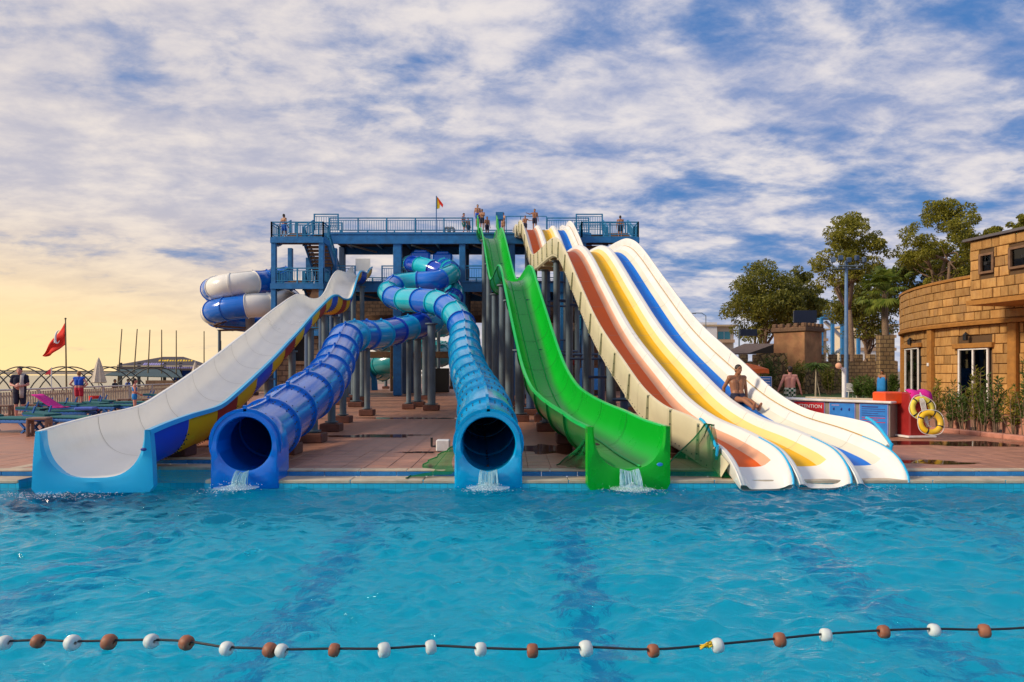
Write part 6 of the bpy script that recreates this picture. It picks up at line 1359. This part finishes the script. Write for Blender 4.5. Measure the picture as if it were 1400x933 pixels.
# ------------------------------------------------------------------ small things on the deck and tower
def net(pts, lab, cols=10):
    """hanging net: rows of points from top edge to bottom edge"""
    b = MB(); a, c = pts; rows = []
    for k in range(9):
        t = k / 8; rows.append([Vector(a[0]).lerp(Vector(a[1]), j / cols).lerp(Vector(c[0]).lerp(Vector(c[1]), j / cols), t) + Vector((.03 * math.sin(j * 2 + k), .04 * math.sin(j * 1.3 + k * .7), -.06 * math.sin(math.pi * t))) for j in range(cols + 1)])
    t = thing('safety_net', rows[-1][0], lab, 'net'); b.grid(rows); b.build('mesh_sheet', M_net, t, True)
    MB().tube(rows[0], .012, 6).build('edge_rope', M_netrope, t, True); MB().tube([r_[0] for r_ in rows], .012, 6).build('edge_rope', M_netrope, t, True); return t
net(((Vector((3.28, 11.6, .76)), Vector((3.40, 11.55, .74))), (Vector((2.35, 11.25, -.07)), Vector((3.62, 11.15, -.08)))), 'green net hanging from the racing slide wall end')
net(((Vector((-1.55, 11.9, .03)), Vector((-.98, 11.75, .38))), (Vector((-1.75, 11.1, -.08)), Vector((-1.0, 11.3, -.05)))), 'green net trailing over the pool edge beside the light blue tube')
net(((Vector((1.2, 11.4, .5)), Vector((1.28, 11.3, .6))), (Vector((.75, 11.9, .02)), Vector((1.25, 11.35, .02)))), 'green net bunched against the green slide exit')
fp_ = thing('lifeguard_flag', at_tower(595, TY, ZT), 'small red and yellow lifeguard flag on the tower rail', 'flag'); q_ = at_tower(596.5, TY, ZT); zt = CAMZ + (HOR - 268) * TY / F
MB().tube([q_, (q_.x, q_.y, zt)], .035, 8).build('pole', M_steel, fp_)
a = P(597, 269, TY); b = MB(); b.plate([P(597, 269, TY), P(597, 286, TY), P(601, 285, TY), P(602, 276, TY)], .02); b.build('yellow_half', M_ylet, fp_); b = MB(); b.plate([P(597.5, 268.5, TY - .05), P(601, 279, TY - .05), P(605, 284, TY - .05), P(606, 280, TY - .05)], .02); b.build('red_half', M_flag, fp_)
for px in (611, 617):
    b = MB(); c = at_tower(px, TY + .5, ZT + .28); rows = [[c + Vector(((.2 + .09 * math.cos(x)) * math.cos(a), .09 * math.sin(x), (.2 + .09 * math.cos(x)) * math.sin(a))) for x in np.linspace(0, 6.283, 9)[:-1]] for a in np.linspace(0, 6.283, 19)]; b.grid(rows, close=True); tag(b.build('swim_tube', M_grey, None, True), 'grey inflatable tube leaning on the top deck rail', 'swim tube', 'inflatable tubes on the top deck')
q_ = G(606, 617); hb = thing('utility_box', q_, 'small white utility box with dark valve on the paving', 'box'); MB().box(q_ + Vector((0, 0, .12)), (.28, .22, .24), ch=.02).build('housing', M_door, hb); MB().tube([q_ + Vector((-.15, 0, .1)), q_ + Vector((-.24, 0, .1)), q_ + Vector((-.24, 0, .28))], .025, 8).build('valve', M_black, hb)
q_ = G(915, 615); o = thing('paddling_board', q_, 'stacked white and teal boards beneath the racing slide', 'boards'); MB().box(q_ + Vector((0, 0, .05)), (.7, .4, .08), .1, ch=.03).build('teal_board', M_teal, o); MB().box(q_ + Vector((-.05, .05, .13)), (.55, .32, .07), .2, ch=.03).build('white_board', M_door, o)
for k, (px, py) in enumerate(((500, 545), (488, 543), (690, 545))): 
    g_ = G(px, py); 
sp_ = thing('kiddie_slide', (-12.8, 64, 0), 'white and blue striped play figure at the far pool', 'play figure'); b = MB(); b.lathe((-12.8, 60, 0), [(.0, .0), (1.0, .0), (.95, .8), (.7, 1.7), (.25, 2.4), (0, 2.6)], 18); b.build('figure_body', M_cbright, sp_, 50); MB().lathe((-12.75, 59.4, 0), [(.0, .0), (.6, .0), (.55, 1.0), (.2, 1.8), (0, 1.9)], 14).build('figure_front', M_door, sp_, 50); MB().sphere((-12.9, 58.9, 1.9), .22).build('figure_head', M_redp, sp_, True)
